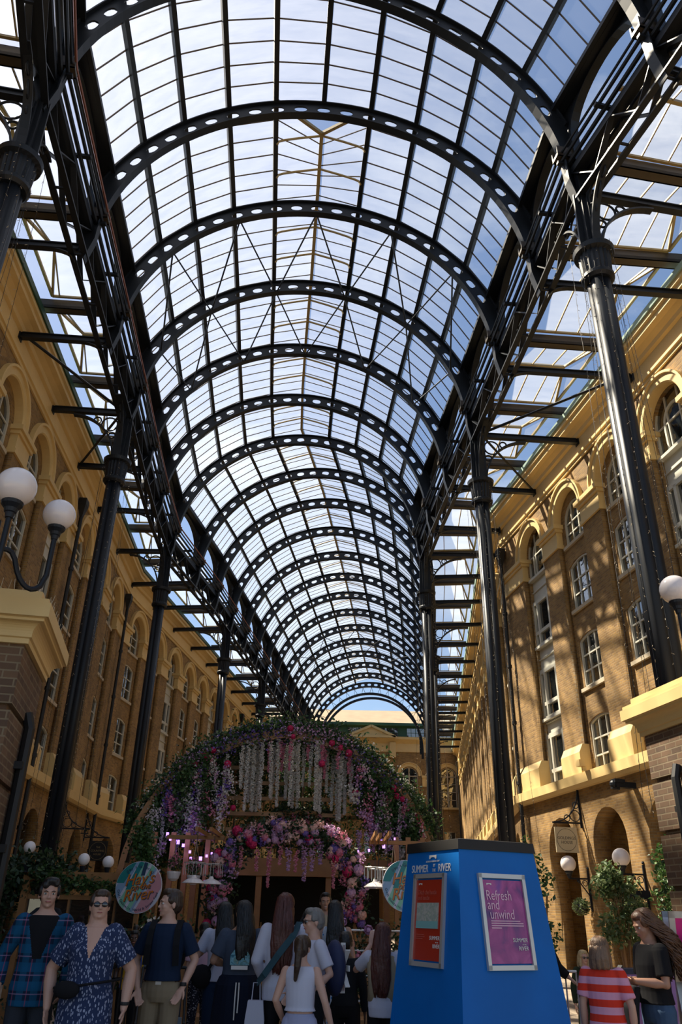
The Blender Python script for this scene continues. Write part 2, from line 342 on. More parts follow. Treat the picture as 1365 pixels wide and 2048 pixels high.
def facade(side, O, fw, x0, x1, bays, cols=3, ztop=16.4, glassrows=True, pipes=(), cornice=True):
    """side 'right': local X runs away from the camera; 'left': local X runs towards it. bays: (t along fw, kind)"""
    sg = 1 if side == 'right' else -1
    X = fw*sg; Y = Vector((-X.y, X.x, 0)); Mx = frame(O, X, Y)
    xs = sorted([(t*sg, k) for t, k in bays]); a, b = sorted((x0*sg, x1*sg))
    T = lambda x, y, z: Mx @ Matrix.Translation((x, y, z))
    # ground floor arcade wall
    g = plate_mesh('w', [(a, 0), (b, 0), (b, 5.35), (a, 5.35)], [archhole(x, 1.05, 0.02, 3.6) for x, k in xs], -0.6, 0.0, M['brick'])
    tag(link('wall_'+side, g, M=Mx), kind='structure')
    mb = MB(); mb.box((a, -3.2, 0), (b, -3.0, 5.3)); mb.box((a, -3.0, 5.1), (b, -0.6, 5.35)); mb.box((a-.0, -3.0, 0), (a+.2, -0.6, 5.1)); mb.box((b-.2, -3.0, 0), (b, -0.6, 5.1))
    for (x, k), (x2, k2) in zip(xs[:-1], xs[1:]): mb.box(((x+x2)/2-.15, -3.0, 0), ((x+x2)/2+.15, -0.6, 5.1))
    tag(mb.build('wall_'+side, M['brick'], M=Mx), kind='structure')
    # upper floors: pilaster plane and recess plane
    up = plate_mesh('w', [(a, 5.35), (b, 5.35), (b, ztop), (a, ztop)], [archhole(x, 1.0, 5.72, Zc, 16) for x, k in xs], -0.22, 0.0, M['brick'])
    tag(link('wall_'+side, up, M=Mx), kind='structure')
    holes = []
    for x, k in xs:
        if k == 'w': holes.append(archhole(x, 0.96, 5.74, Zc))
        else:
            for z in (5.75, 8.55, 11.35): holes.append(seghole(x, 0.76, z, z+1.62, 0.15))
            holes.append(archhole(x, 0.76, 13.85, 14.68))
    rc = plate_mesh('w', [(a, 5.35), (b, 5.35), (b, ztop), (a, ztop)], holes, -0.50, -0.22, M['brick'])
    tag(link('wall_'+side, rc, M=Mx), kind='structure')
    for x, k in xs:
        if k == 'w':
            sp = plate_mesh('spandrel', [(-.96, 5.74), (.96, 5.74), (.96, Zc)]+arcpts(0, Zc, .96, 0, 180, 16), [], -0.42, -0.36, M['white'])
            TN[0] += 1; tag(link('trim_%d' % TN[0], sp, M=T(x, 0, 0)), kind='structure')
            for z, kk in ((5.8, 'wid'), (8.25, 'wid'), (11.05, 'wid'), (13.9, 'wtop')):
                window(kk, 3, T(x, -0.33, z))
                q = MB(); q.prism([(-.38, 0), (-.18, -.03), (-.18, -.13), (-.38, -.13)], -.98, .98)
                if kk != 'wtop' or True: trim(q, M['white'], T(x, 0, z))
            q = MB()
            for z in (7.63, 10.08, 12.88): q.box((-.96, -.38, z), (.96, -.29, z+.04)); q.box((-.96, -.38, z+.42), (.96, -.30, z+.46))
            trim(q, M['white'], T(x, 0, 0))
        else:
            for z in (5.75, 8.55, 11.35): window('seg', cols, T(x, -0.31, z))
            window('top', cols, T(x, -0.31, 13.85))
            for z in (8.55, 11.35, 13.85): TN[0] += 1; tag(link('trim_%d' % TN[0], SILLM, M=T(x, -0.43, z)), kind='structure')
        TN[0] += 1; tag(link('trim_%d' % TN[0], MOULD, M=T(x, 0, Zc)), kind='structure')
        q = MB(); 
    # pilasters: capitals and plinths
    edges = [a-1.0] + [x for x, k in xs] + [b+1.0]
    for e0, e1 in zip(edges[:-1], edges[1:]):
        p0 = e0+1.0; p1 = e1-1.0; hw = round((p1-p0)/2, 2)
        if hw < .1 or hw > 3: continue
        if hw not in CAPM:
            q = MB(); q.prism([(-.36, 5.75), (.16, 5.75), (.16, 6.45), (.02, 6.72), (-.36, 6.72)], -hw-.06, hw+.06)
            CAPM[hw] = (capital_mesh(hw), q.mesh('plinth', M['cream']))
        xm = (p0+p1)/2
        for me, z in ((CAPM[hw][0], Zc), (CAPM[hw][1], 0)):
            TN[0] += 1; tag(link('trim_%d' % TN[0], me, M=T(xm, 0, z)), kind='structure')
    q = MB(); q.prism([(-.4, 5.35), (.20, 5.35), (.30, 5.45), (.30, 5.75), (-.4, 5.78)], a, b); trim(q, M['cream'], Mx)
    # architrave, frieze, cornice
    q = MB(); q.prism([(-.4, 16.28), (.06, 16.28), (.06, 16.40), (.12, 16.42), (.12, 16.52), (.04, 16.54), (.04, 17.08), (.14, 17.12), (.18, 17.24), (.34, 17.36), (.50, 17.42), (.50, 17.56), (.58, 17.60), (.58, 17.74), (-.4, 17.74)], a, b)
    trim(q, M['cream'], Mx)
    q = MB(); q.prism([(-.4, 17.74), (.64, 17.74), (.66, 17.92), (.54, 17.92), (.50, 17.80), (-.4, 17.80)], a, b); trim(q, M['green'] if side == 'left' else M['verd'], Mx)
    q = MB(); q.prism([(-.3, 17.70), (-.3, 18.0), (-3.6, 21.6), (-9.5, 21.6), (-9.5, 0.0), (-3.3, 0.0), (-3.3, 17.0)], a, b)
    tag(q.build('wall_'+side, M['slate'], M=Mx), kind='structure')
    return Mx
RC = Vector((7.25, 31.5, 0)); LO = Vector((-10.18, 22.08, 0)); LB = LO + yawv(-3.5)*16.5
WR0 = facade('right', RC, yawv(-10), -27.5, -0.05, [(-3.1,'w'),(-6.4,'b'),(-9.7,'b'),(-12.95,'w'),(-16.3,'b'),(-19.6,'b'),(-22.9,'w'),(-26.0,'b')])
WR1 = facade('right', RC, yawv(6.3), 0.0, 56.6, [(2.6+3.28*k, 'w' if k % 3 == 0 else 'b') for k in range(16)])
WL0 = facade('left', LO, yawv(-3.5), -21, 16.5, [(-19.5,'b'),(-16.2,'w'),(-12.8,'b'),(-9.5,'b'),(-6.25,'w'),(-2.96,'b'),(.2,'b'),(3.45,'w'),(6.95,'b'),(10.2,'b'),(13.6,'b')], cols=2)
WL1 = facade('left', LB, yawv(7), 0.0, 50.3, [(1.9,'b'),(5.2,'b'),(8.45,'w'),(11.6,'b'),(14.8,'b'),(18.0,'w'),(21.0,'b'),(24.2,'b'),(27.6,'w')]+[(30.9+3.28*k, 'b') for k in range(6)], cols=2)

# rainwater pipes with hopper heads
def rainpipe(name, Mx, x, label):
    t = empty(name, Mx @ Matrix.Translation((x, 0.0, 0)), label=label, cat='drainpipe')
    q = MB(); q.tube([(0, .20, 0.1), (0, .20, 15.4)], .075, 8)
    for z in np.arange(1.5, 15.2, 2.3): q.tube([(0, .20, z), (0, .20, z+.12)], .105, 8)
    q.build('pipe', M['black'], t)
    q = MB(); q.loft([[Vector((sx*w, .2+sy*w*.7, z)) for sx, sy in ((-1,-1),(1,-1),(1,1),(-1,1))] for w, z in ((.08,15.3),(.13,15.5),(.20,15.75),(.22,15.8),(.22,16.05),(.18,16.08))]); q.build('hopper', M['black'], t)
    return t
rainpipe('drainpipe', WR0, -0.35, 'black drainpipe with hopper head at the corner of the sunlit facade')
rainpipe('drainpipe', WL0, -5.15, 'black drainpipe with hopper on shaded facade behind the nearest left column')
rainpipe('drainpipe', WL0, -15.6, 'black drainpipe with hopper between the two nearest left columns')
rainpipe('drainpipe', WL1, -26.0, 'black drainpipe far along the shaded left facade beyond the flower dome')
rainpipe('drainpipe', WR1, 53.2, 'black drainpipe near the inner corner beside the end building')

# ------------------------------------------------------------------ end building
EY = 88.0
ME = frame((0, EY, 0), (1, 0, 0), (0, 1, 0))     # local -Y faces the camera
ex0, ex1 = -14.0, 15.0
arches = [(3.77, 2.0), (8.1, 1.42), (12.3, 1.42), (-1.2, 1.42), (-5.6, 1.42), (-10.0, 1.42)]
h = []
for x, r in arches:
    h.append(archhole(x, .95, 11.9, 15.1, 14)); h.append(seghole(x, .62, 7.2, 9.4, .15)); h.append(archhole(x, 1.1, .02, 3.8))
tag(link('wall_end', plate_mesh('w', [(ex0, 0), (ex1, 0), (ex1, 18.2), (ex0, 18.2)], h, 0, .5, M['brick']), M=ME), kind='structure')
q = MB(); q.box((ex0, 3.0, 0), (ex1, 3.3, 18)); tag(q.build('wall_end', M['brick'], M=ME), kind='structure')
for x, r in arches:
    f = MB(); p = MB(); w = .93
    rim = [(-w, 0), (w, 0)] + arcpts(0, 3.2, w, 0, 180, 12)
    for i in range(len(rim)): a = rim[i]; b = rim[(i+1) % len(rim)]; (f.bar((a[0],0,a[1]), (b[0],0,b[1]), .14, .12, up=(0,1,0)) if math.dist(a, b) > 1e-3 else None)
    f.bar((0,0,0), (0,0,4.1), .14, .1, up=(0,1,0))
    for z in (.8, 1.6, 2.4, 3.2): f.bar((-w,0,z), (w,0,z), .10 if z > 3 else .06, .08, up=(0,1,0))
    p.add([(a, .05, b) for a, b in rim], [tuple(range(len(rim)))])
    WN[0] += 1; o = tag(f.build('window_%d' % WN[0], M['sill'], M=ME @ Matrix.Translation((x, .2, 11.9))), kind='structure'); p.build('window_pane', M['pane'], o)
    WN[0] += 1; f = MB(); p = MB()
    for a, b in (((-.6,0),(.6,0)),((.6,0),(.6,2.3)),((.6,2.3),(-.6,2.3)),((-.6,2.3),(-.6,0)),((0,0),(0,2.3)),((-.6,1.1),(.6,1.1))): f.bar((a[0],0,a[1]), (b[0],0,b[1]), .1, .1, up=(0,1,0))
    p.add([(-.6,.05,0),(.6,.05,0),(.6,.05,2.35),(-.6,.05,2.35)], [(0,1,2,3)])
    o = tag(f.build('window_%d' % WN[0], M['sill'], M=ME @ Matrix.Translation((x, .2, 7.2))), kind='structure'); p.build('window_pane', M['pane'], o)
    mm = MB(); prof = [(r-.42, .3), (r-.42, -.06), (r-.1, -.06), (r-.08, -.16), (r, -.16), (r, .1)]
    if r > 1.6: prof = [(r-.42, .1)] + prof[1:]
    mm.loft([[Vector((rr*math.cos(PI*i/20), y, rr*math.sin(PI*i/20))) for rr, y in prof] for i in range(21)])
    trim(mm, M['cream'], ME @ Matrix.Translation((x, 0, 15.1 if r < 1.6 else 15.4)))
    mm = MB(); mm.box((-1.0, -.3, -.2), (1.0, .2, 0)); trim(mm, M['cream'], ME @ Matrix.Translation((x, 0, 11.9)))
for a, b in ((-11.4+2.8, -7.0), (-4.2, -2.6), (.2, 1.75), (5.75, 6.7), (9.5, 10.9), (13.7, 15.0)):
    mm = MB(); mm.box((a, -.12, 14.0), (b, .2, 15.1)); mm.box((a-.06, -.22, 14.9), (b+.06, .2, 15.15)); trim(mm, M['cream'], ME)
q = MB(); q.prism([(.4, 17.6), (-.1, 17.6), (-.1, 17.8), (-.05, 18.5), (-.3, 18.7), (-.6, 18.9), (-.65, 19.15), (.4, 19.15)], ex0, ex1); trim(q, M['cream'], ME)
q = MB(); tri = [(1.2, 19.1), (6.6, 19.1), (3.9, 20.25)]
q.add([(x, -.75, z) for x, z in tri]+[(x, .4, z) for x, z in tri], [(0,1,2),(5,4,3),(0,3,4,1),(1,4,5,2),(2,5,3,0)])
for a, b in ((tri[0], tri[2]), (tri[1], tri[2]), (tri[0], tri[1])): q.bar((a[0], -.8, a[1]), (b[0], -.8, b[1]), .25, .3, up=(0,1,0))
for x in (1.5, 6.3): q.box((x-.35, -.35, 17.0), (x+.35, 0, 18.6))
trim(q, M['cream'], ME)
q = MB(); q.box((ex0, 1.0, 19.1), (ex1, 1.6, 20.7)); q.box((ex0, .2, 20.55), (ex1, 1.7, 20.85)); tag(q.build('wall_end', M['green'], M=ME), kind='structure')
for x in (-8.4, -3.6, -.7, 2.3, 6.0, 9.0, 12.0):
    WN[0] += 1; f = MB(); 
    for i in range(5): f.bar((-1.0+i*.5, 0, 0), (-1.0+i*.5, 0, 1.0), .05, .05, up=(0,1,0))
    f.bar((-1,0,.5), (1,0,.5), .05, .05, up=(0,1,0)); p = MB(); p.box((-1.0, .02, 0), (1.0, .05, 1.0))
    o = tag(f.build('window_%d' % WN[0], M['green'], M=ME @ Matrix.Translation((x, .95, 19.4))), kind='structure'); p.build('window_pane', M['pane'], o)
q = MB(); q.prism([(.2, 20.85), (5.0, 23.3), (10, 20.8)], ex0, ex1); tag(q.build('wall_end', M['tanroof'], M=ME), kind='structure')

# ------------------------------------------------------------------ gate piers
def pier(name, corner, yaw, sgn, label, H=4.2):
    """near/far inner corner of the cap; the pier runs outwards"""
    fw = yawv(yaw); sd = Vector((fw.y, -fw.x, 0))*sgn    # away from the nave
    Mx = frame(corner, sd, Vector((-sd.y, sd.x, 0)))
    t = empty(name, Mx, label=label, cat='gate pier')
    ysg = 1 if sgn > 0 else -1
    def R(x0, x1, y0, y1, z0, z1, q): ys = sorted((y0*ysg, y1*ysg)); q.box((x0, ys[0], z0), (x1, ys[1], z1))
    L = 1.75; Wd = 2.6; ins = .20
    q = MB()
    for i in range(6): R(ins, Wd-ins, ins, L-ins, .02+i*.64, .02+i*.64+.58, q); R(ins+.05, Wd-ins-.05, ins+.05, L-ins-.05, .02+i*.64+.58, .02+i*.64+.64, q)
    q.build('shaft', M['pierbrick'], t)
    q = MB(); prof = [(ins-.01, H-.42), (ins-.04, H-.42), (ins-.04, H-.37), (ins-.06, H-.36), (ins-.06, H-.33)] + [(ins-.06-.08*(1-math.cos(PI/2*k/6)), H-.33+.10*math.sin(PI/2*k/6)) for k in range(1, 7)] + [(ins-.16, H-.225), (ins-.16, H-.20), (ins-.18, H-.19), (0, H-.19), (.0, H-.05), (.03, H-.04), (.03, H-.0), (.12, H+.0), (.12, H+.10)]
    rings = []
    for o_, z in prof: rings.append([Vector((x, y*ysg, z)) for x, y in ((o_, o_), (Wd-o_, o_), (Wd-o_, L-o_), (o_, L-o_))])
    q.loft(rings); q.build('cap', M['cream'], t)
    return t, Mx
pl, ML_ = pier('gate_pier', (-2.77, 7.0, 0), -11.5, -1, 'brick gate pier with moulded cream cap at the left edge')
pr_, MR_ = pier('gate_pier', (4.33, 9.15, 0), -11.5, 1, 'brick gate pier with moulded cream cap at the right edge')
# bird spikes on the left cap, each a thin wire
q = MB(); q.tube([(0, 0, 0), (.02, 0, .15)], .0028, 3); spk = q.mesh('bird_spike', M['sill'])
for i in range(34): link('bird_spike', spk, pl, Matrix.Translation((.2+i*.068, -.22, 4.29)) @ Matrix.Rotation(random.uniform(0, 6), 4, 'Z'))
for i in range(20): link('bird_spike', spk, pl, Matrix.Translation((.06+random.uniform(0, .04), -.3-.07*i, 4.19)) @ Matrix.Rotation(random.uniform(-.5, .2), 4, 'Y'))
for t, sx, y0 in ((pl, .14, -1.0), (pr_, .12, .9)):
    q = MB(); q.tube([(sx, y0, .1), (sx, y0, 3.15), (sx+.05, y0, 3.3)], .055, 8)
    for z in (1.0, 2.0, 2.75): q.box((sx-.02, y0-.1, z), (sx+.12, y0+.1, z+.07))
    q.build('pipe', M['black'], t)

# ------------------------------------------------------------------ nave stations
cen = {-3: None, 0: (-.53, 11.75), 1: (-.80, 15.35), 2: (-1.08, 19.1), 3: (-1.38, 22.95), 4: (-1.72, 26.8), 5: (-2.0, 30.5), 6: (-2.18, 34.05), 7: (-1.62, 37.45), 8: (-1.08, 41.0),
       9: (-.65, 44.8), 10: (-.21, 48.6), 11: (.21, 52.35), 12: (.62, 56.05), 13: (1.02, 59.8), 14: (1.42, 63.6), 15: (1.80, 67.35), 16: (2.2, 71.1), 17: (2.62, 74.8), 18: (3.03, 78.5), 19: (3.45, 82.2)}
u0 = yawv(-15.5)
for i in (-1, -2, -3): cen[i] = (cen[0][0]+u0.x*3.8*i, cen[0][1]+u0.y*3.8*i)
NS = sorted(cen)
LATY = {i: (-15.5 if i < 0 else -9.8 if i == 0 else -4.2 if i < 6 else 1.3 if i == 6 else 6.6) for i in NS}
def lat(i): a = math.radians(LATY[i]); return Vector((math.cos(a), -math.sin(a), 0))
def ST(i, s, z): c = cen[i]; l = lat(i); return Vector((c[0]+l.x*s, c[1]+l.y*s, z))
def SM(i): l = lat(i); return frame((*cen[i], 0), l, Vector((-l.y, l.x, 0)))
def SI(f, s, z):
    i = int(math.floor(f)); i = min(max(i, NS[0]), NS[-1]-1); t = f-i; return ST(i, s, z).lerp(ST(i+1, s, z), t)
CZ = 17.33; RI, RO, RH, RG = 5.95, 6.45, 6.2, 6.62
PA = [90+13.1*k for k in range(-5, 6)]
def pol(r, a): a = math.radians(a); return r*math.cos(a), CZ+r*math.sin(a)
# arched rib
outer = arcpts(0, CZ, RO, 19, 161, 64) + [(-6.42, CZ+.9), (-6.36, 16.9), (-6.12, 16.9)] + arcpts(0, CZ, RI, 180, 0, 60) + [(6.12, 16.9), (6.36, 16.9), (6.42, CZ+.9)]
holes = []
for k in range(-10, 11):
    a = 90+6.55*k; hp = []
    for j in range(14):
        b = 2*PI*j/14; dx = .205*math.cos(b); dy = .122*math.sin(b)
        dx = max(-.19, min(.19, dx*1.12)); c = math.radians(a)
        hp.append(((RH+dy)*math.cos(c)-dx*math.sin(c), CZ+(RH+dy)*math.sin(c)+dx*math.cos(c)))
    holes.append(hp)
webm = plate_mesh('web', outer, holes, -.025, .025, M['iron'])
def flange(r0, r1, a0, a1, w, tails=()):
    q = MB(); pts = arcpts(0, CZ, r0, a0, a1, 56)
    rings = []
    for i, (x, z) in enumerate(pts):
        c = math.radians(a0+(a1-a0)*i/56); d = r1-r0
        rings.append([Vector((x, -w/2, z)), Vector((x, w/2, z)), Vector((x+d*math.cos(c), w/2, z+d*math.sin(c))), Vector((x+d*math.cos(c), -w/2, z+d*math.sin(c)))])
    q.loft(rings); return q
q = flange(RI-.035, RI, 0, 180, .24)
for sx in (-1, 1): q.bar((sx*(RI-.017), 0, CZ), (sx*(6.1), 0, 16.6), .24, .035, up=(1,0,0))
lowm = q.mesh('lower_flange', M['iron'])
upm = flange(RO, RO+.035, 19, 161, .24).mesh('upper_flange', M['iron'])
ords = ['nearest', 'second', 'third', 'fourth', 'fifth', 'sixth', 'seventh', 'eighth', 'ninth', 'tenth', 'eleventh', 'twelfth', 'thirteenth', 'fourteenth', 'fifteenth', 'sixteenth', 'seventeenth', 'eighteenth', 'nineteenth', 'twentieth', 'twenty-first', 'twenty-second', 'twenty-third', 'twenty-fourth']
for n, i in enumerate(NS):
    t = empty('arched_rib', SM(i), label='black iron arched roof rib with oval holes, %s counted from the camera end' % ords[n], cat='roof rib', group='arched roof ribs')
    link('web', webm, t); link('lower_flange', lowm, t); link('upper_flange', upm, t)
# end hoops
for k, (dy, r) in enumerate(((.5, 5.35), (3.0, 5.5))):
    q = MB(); Mx = SM(19) @ Matrix.Translation((0, dy, 0))
    for j in range(40):
        a, b = pol(r, 180*j/40), pol(r, 180*(j+1)/40); q.bar((a[0], 0, a[1]), (b[0], 0, b[1]), .25, .16, up=(0,1,0))
    for sx in (-1, 1): q.bar((sx*r, 0, CZ), (sx*r, 0, CZ-1.0), .25, .2, up=(0,1,0))
    o = q.build('end_hoop', M['iron'], M=Mx)
    tag(o, ['dark iron end hoop of the vault with radial struts', 'plain dark iron hoop standing just beyond the vault end'][k], 'roof hoop')
    if k == 0:
        for j in range(1, 40):
            q = MB(); a, b = pol(r, 180*j/40), pol(RI, 180*(j+(.5 if j % 2 else -.5))/40); q.bar((a[0], 0, a[1]), (b[0], -.4, b[1]), .03, .03); q.build('strut', M['iron'], o)
# purlins
LAN = 1      # lantern starts at station 1
names = ['lowest on the right', 'second from the right eave', 'third from the right eave', 'fourth from the right eave', 'just right of the ridge', 'on the ridge', 'just left of the ridge', 'fourth from the left eave', 'third from the left eave', 'second from the left eave', 'lowest on the left']
for k, a in enumerate(PA):
    if k == 5: rng_i = [i for i in NS if i <= LAN]
    else: rng_i = NS
    q = MB(); x, z = pol(RO+.10, a); nrm = Vector((math.cos(math.radians(a)), 0, math.sin(math.radians(a))))
    for i, j in zip(rng_i[:-1], rng_i[1:]):
        l = lat(i); up = l*nrm.x + Vector((0, 0, nrm.z))
        q.bar(ST(i, x, z), ST(j, x, z), .15, .16, up=up)
    tag(q.build('roof_purlin', M['iron']), 'long black purlin under the glass vault, %s' % names[k], 'purlin', 'vault purlins')
# ridge lantern
q = MB(); zr = CZ+RG+.28; z1 = pol(RG+.05, PA[4])[1]; x1 = pol(RG, PA[4])[0]
for i in range(LAN, 19):
    s0 = .35 if i == LAN else 0
    q.bar(SI(i+s0, 0, zr), ST(i+1, 0, zr), .12, .12)
    for sx in (-1, 1): q.bar(SI(i, sx*(x1-.06), z1-.05), SI(i+1, sx*(x1-.06), z1-.05), .07, .09)
    for fr in (.36, .70):
        if i == LAN and fr < .35: continue
        for sx in (-1, 1):
            pts = [SI(i+fr, sx*(x1-.08), z1-.25), SI(i+fr, sx*(x1-.13), z1-.1), SI(i+fr, sx*(x1-.28), z1-.02), SI(i+fr, sx*(x1*.5), (z1+zr)/2-.06), SI(i+fr, 0, zr-.05)]
            q.tube(pts, .04, 5)
for sx in (-1, 1): q.bar(ST(LAN, sx*x1, z1), SI(LAN+.35, 0, zr), .10, .12)
tag(q.build('ridge_lantern', M['bar']), 'cream painted ridge rooflight frame running along the vault crown', 'rooflight')
# vault glass and glazing bars
g = MB(); b = MB(); th = .008
for i in NS[:-1]:
    for k in range(10):
        if i >= LAN and k in (4, 5): continue
        p = [pol(RG, PA[k]), pol(RG, PA[k+1])]
        A, B, C_, D = ST(i, *p[0]), ST(i, *p[1]), ST(i+1, *p[1]), ST(i+1, *p[0])
        g.add([A, B, C_, D], [(0, 1, 2, 3)])
        nb = 6
        for m in range(nb+1):
            f = m/nb; nr = (B-A).cross(D-A).normalized()
            b.bar(A.lerp(D, f)-nr*.0, B.lerp(C_, f)-nr*.0, .028, .035, up=nr)
    if i >= LAN:
        for sx in (-1, 1):
            s0 = .35 if i == LAN else 0
            A, B, C_, D = ST(i, sx*x1, z1), SI(i+s0, 0, zr), ST(i+1, 0, zr), ST(i+1, sx*x1, z1)
            g.add([A, B, C_, D], [(0, 1, 2, 3)])
            for m in range(7):
                f = m/6; b.bar(A.lerp(D, f), B.lerp(C_, f), .026, .03)
tag(g.build('ceiling', M['glass']), kind='structure'); tag(b.build('ceiling', M['dbar']), kind='structure')
# wind bracing rods
def rods(pairs, label):
    q = MB()
    for (i, a), (j, c) in pairs:
        q.tube([ST(i, *pol(RI, 90+13.1*a)), ST(j, *pol(RI, 90+13.1*c))], .03, 6)
    tag(q.build('bracing_rod', M['iron']), label, 'bracing')
def zig(i, j, ea): return [((i, a), (j, a+d)) for a in ea for d in (-1, 1) if abs(a+d) <= 5]
rods(zig(2, 3, (-4, -2, 0, 2, 4)), 'zigzag black bracing rods between the third and fourth full ribs')
rods(zig(4, 3, (-4, -2, 0, 2, 4)), 'zigzag black bracing rods one bay farther than the first set')
rods(zig(14, 15, (-4, -2, 0, 2, 4)), 'zigzag bracing rods far along the vault, nearer set')
rods(zig(16, 15, (-4, -2, 0, 2, 4)), 'zigzag bracing rods far along the vault, farther set')

# eaves beams, arcade girders, lattice girders
def plate_bay():
    L = 3.75; ho = [(.22, 17.95), (L-.22, 17.95), (L-.22, 18.9)] + [(L/2+(L/2-.22)*math.cos(PI*i/16), 18.9+1.0*math.sin(PI*i/16)) for i in range(1, 16)] + [(.22, 18.9)]
    me = plate_mesh('plate', [(0, 17.75), (L, 17.75), (L, 20.15), (0, 20.15)], [ho], -.03, .03, M['iron'])
    q = MB(); pts = [(.22, 17.95), (.22, 18.9)] + [(L/2-(L/2-.22)*math.cos(PI*i/16), 18.9+1.0*math.sin(PI*i/16)) for i in range(1, 16)] + [(L-.22, 18.9), (L-.22, 17.95)]
    for a, b_ in zip(pts[:-1], pts[1:]): q.bar((a[0], 0, a[1]), (b_[0], 0, b_[1]), .03, .22, up=(0, 1, 0))
    return me, q.mesh('lip', M['iron'])
PBM, PBL = plate_bay()
def between(i, j, s):
    A = ST(i, s, 0); B = ST(j, s, 0); d = B-A; L = d.length; X = d/L
    return frame(A, X, Vector((-X.y, X.x, 0))) @ Matrix.Diagonal((L/3.75, 1, 1, 1)), A, B, L
COLS = [i for i in NS if i % 3 == 0]
for sx, sn in ((-1, 'left'), (1, 'right')):
    t = empty('arcade_girder', Matrix(), label='black iron girder of small arches under the %s eaves of the vault' % sn, cat='girder')
    for i in NS[:-1]:
        Mx, A, B, L = between(i, i+1, sx*6.2); link('arch_plate', PBM, t, Mx); link('arch_lip', PBL, t, Mx)
    q = MB()
    for i in NS[:-1]:
        q.bar(ST(i, sx*6.2, 20.3), ST(i+1, sx*6.2, 20.3), .5, .16)
    q.build('eaves_beam', M['iron'], t); q = MB(); [q.bar(ST(i, sx*5.98, 20.02), ST(i+1, sx*5.98, 20.02), .36, .14) for i in NS[:-1]]; q.build('inner_beam', M['iron'], t); q = MB(); [q.bar(ST(i, sx*6.2, 17.75), ST(i+1, sx*6.2, 17.75), .3, .1) for i in NS[:-1]]; q.build('lower_beam', M['iron'], t)
    t = empty('lattice_girder', Matrix(), label='black iron lattice girder tying the %s row of columns' % sn, cat='girder')
    q = MB(); q2 = MB(); q3 = MB()
    for i in NS[:-1]:
        for s in (6.10, 6.44):
            q.bar(ST(i, sx*s, 17.72), ST(i+1, sx*s, 17.72), .12, .20); q.bar(ST(i, sx*s, 16.78), ST(i+1, sx*s, 16.78), .15, .06)
        n = 2
        for m in range(n):
            for s, fl in ((6.12, 0), (6.42, 1)):
                a0, a1 = (m/n, (m+.5)/n), ((m+.5)/n, (m+1)/n)
                q2.bar(SI(i+a0[0], sx*s, 17.68), SI(i+a0[1], sx*s, 16.8), .03, .14, up=lat(i)); q2.bar(SI(i+a1[0], sx*s, 16.8), SI(i+a1[1], sx*s, 17.68), .03, .14, up=lat(i))
            q2.bar(SI(i+m/n, sx*6.1, 17.7), SI(i+(m+.5)/n, sx*6.45, 17.7), .05, .05); q2.bar(SI(i+m/n, sx*6.1, 16.8), SI(i+m/n, sx*6.45, 16.8), .05, .05)
    q.build('chord', M['iron'], t); q2.build('lattice_bar', M['iron'], t)
    # service rails carried on little brackets inside the eaves
    t = empty('service_rail', Matrix(), label='paired pipes on brackets along the %s side of the vault' % sn, cat='pipe rail')
    q = MB(); q2 = MB()
    for i in NS[:-1]:
        q.tube([ST(i, sx*5.80, 18.2), ST(i+1, sx*5.80, 18.2)], .035, 6); q.tube([ST(i, sx*5.86, 18.05), ST(i+1, sx*5.86, 18.05)], .05, 6)
        q.tube([ST(i, sx*6.0, 17.95), ST(i+1, sx*6.0, 17.95)], .06, 6)
        for f in (0, .5): q2 = MB(); q2.bar(SI(i+f, sx*5.74, 17.98), SI(i+f, sx*6.3, 17.98), .10, .08); q2.build('bracket', M['iron'], t)
    q.build('pipe', M['iron'], t)
    if sx < 0:
        q = MB(); [q.tube([ST(i, -5.72, 18.3), ST(i+1, -5.72, 18.3)], .035, 6) for i in NS[:-1]]; o = q.build('copper_pipe', M['copper'], t)
# ------------------------------------------------------------------ columns
def column_parts():
    q = MB()
    for a in range(4):
        c = PI/4+a*PI/2; x, y = .125*math.cos(c), .125*math.sin(c)
        q.tube([(x, y, .5), (x, y, 14.3)], .135, 14)
    q.box((-.1, -.1, .5), (.1, .1, 14.3))
    shaft = q.mesh('shaft', M['iron'], True)
    q = MB(); q.lathe([(.42, 0), (.42, .25), (.36, .3), (.36, .5), (.3, .55)], n=20); base = q.mesh('base', M['iron'])
    q = MB(); n = 40; rings = []
    for z, r in ((14.15, .30), (14.22, .36), (14.3, .36), (14.36, .33), (14.9, .36), (14.94, .44), (15.06, .46), (15.08, .40)):
        fl = .03 if 14.3 < z < 14.92 else 0
        rings.append([Vector(((r-(fl if j % 2 else 0))*math.cos(2*PI*j/n), (r-(fl if j % 2 else 0))*math.sin(2*PI*j/n), z)) for j in range(n)])
    q.loft(rings); cap = q.mesh('capital', M['iron'])
    return shaft, base, cap
SH, BS, CP = column_parts()
def fan_bracket(flip=1, ext=1.55):
    """quarter arch with two rings, in local XZ, springing from the capital at x=.2,z=15.1 out to the beam"""
    q = MB(); n = 14; P0 = []
    for i in range(n+1):
        a = PI/2*i/n; P0.append((.22+ext*(1-math.cos(a)), 15.1+1.72*math.sin(a)))
    for a, b_ in zip(P0[:-1], P0[1:]): q.bar((a[0], 0, a[1]), (b_[0], 0, b_[1]), .16, .05, up=(0, 1, 0)) if False else q.bar((a[0], 0, a[1]), (b_[0], 0, b_[1]), .05, .18, up=(0, 1, 0))
    for cx, cz, r in ((.50, 16.52, .27), (.93, 16.67, .12), (.36, 16.08, .11)):
        q.tube([(cx+r*math.cos(2*PI*k/18), 0, cz+r*math.sin(2*PI*k/18)) for k in range(18)], .028, 6, close=True)
    q.bar((.2, 0, 15.1), (.2, 0, 16.9), .08, .14, up=(0, 1, 0))
    return q.mesh('bracket', M['iron'])
FB = fan_bracket(); FB2 = fan_bracket(ext=1.2)
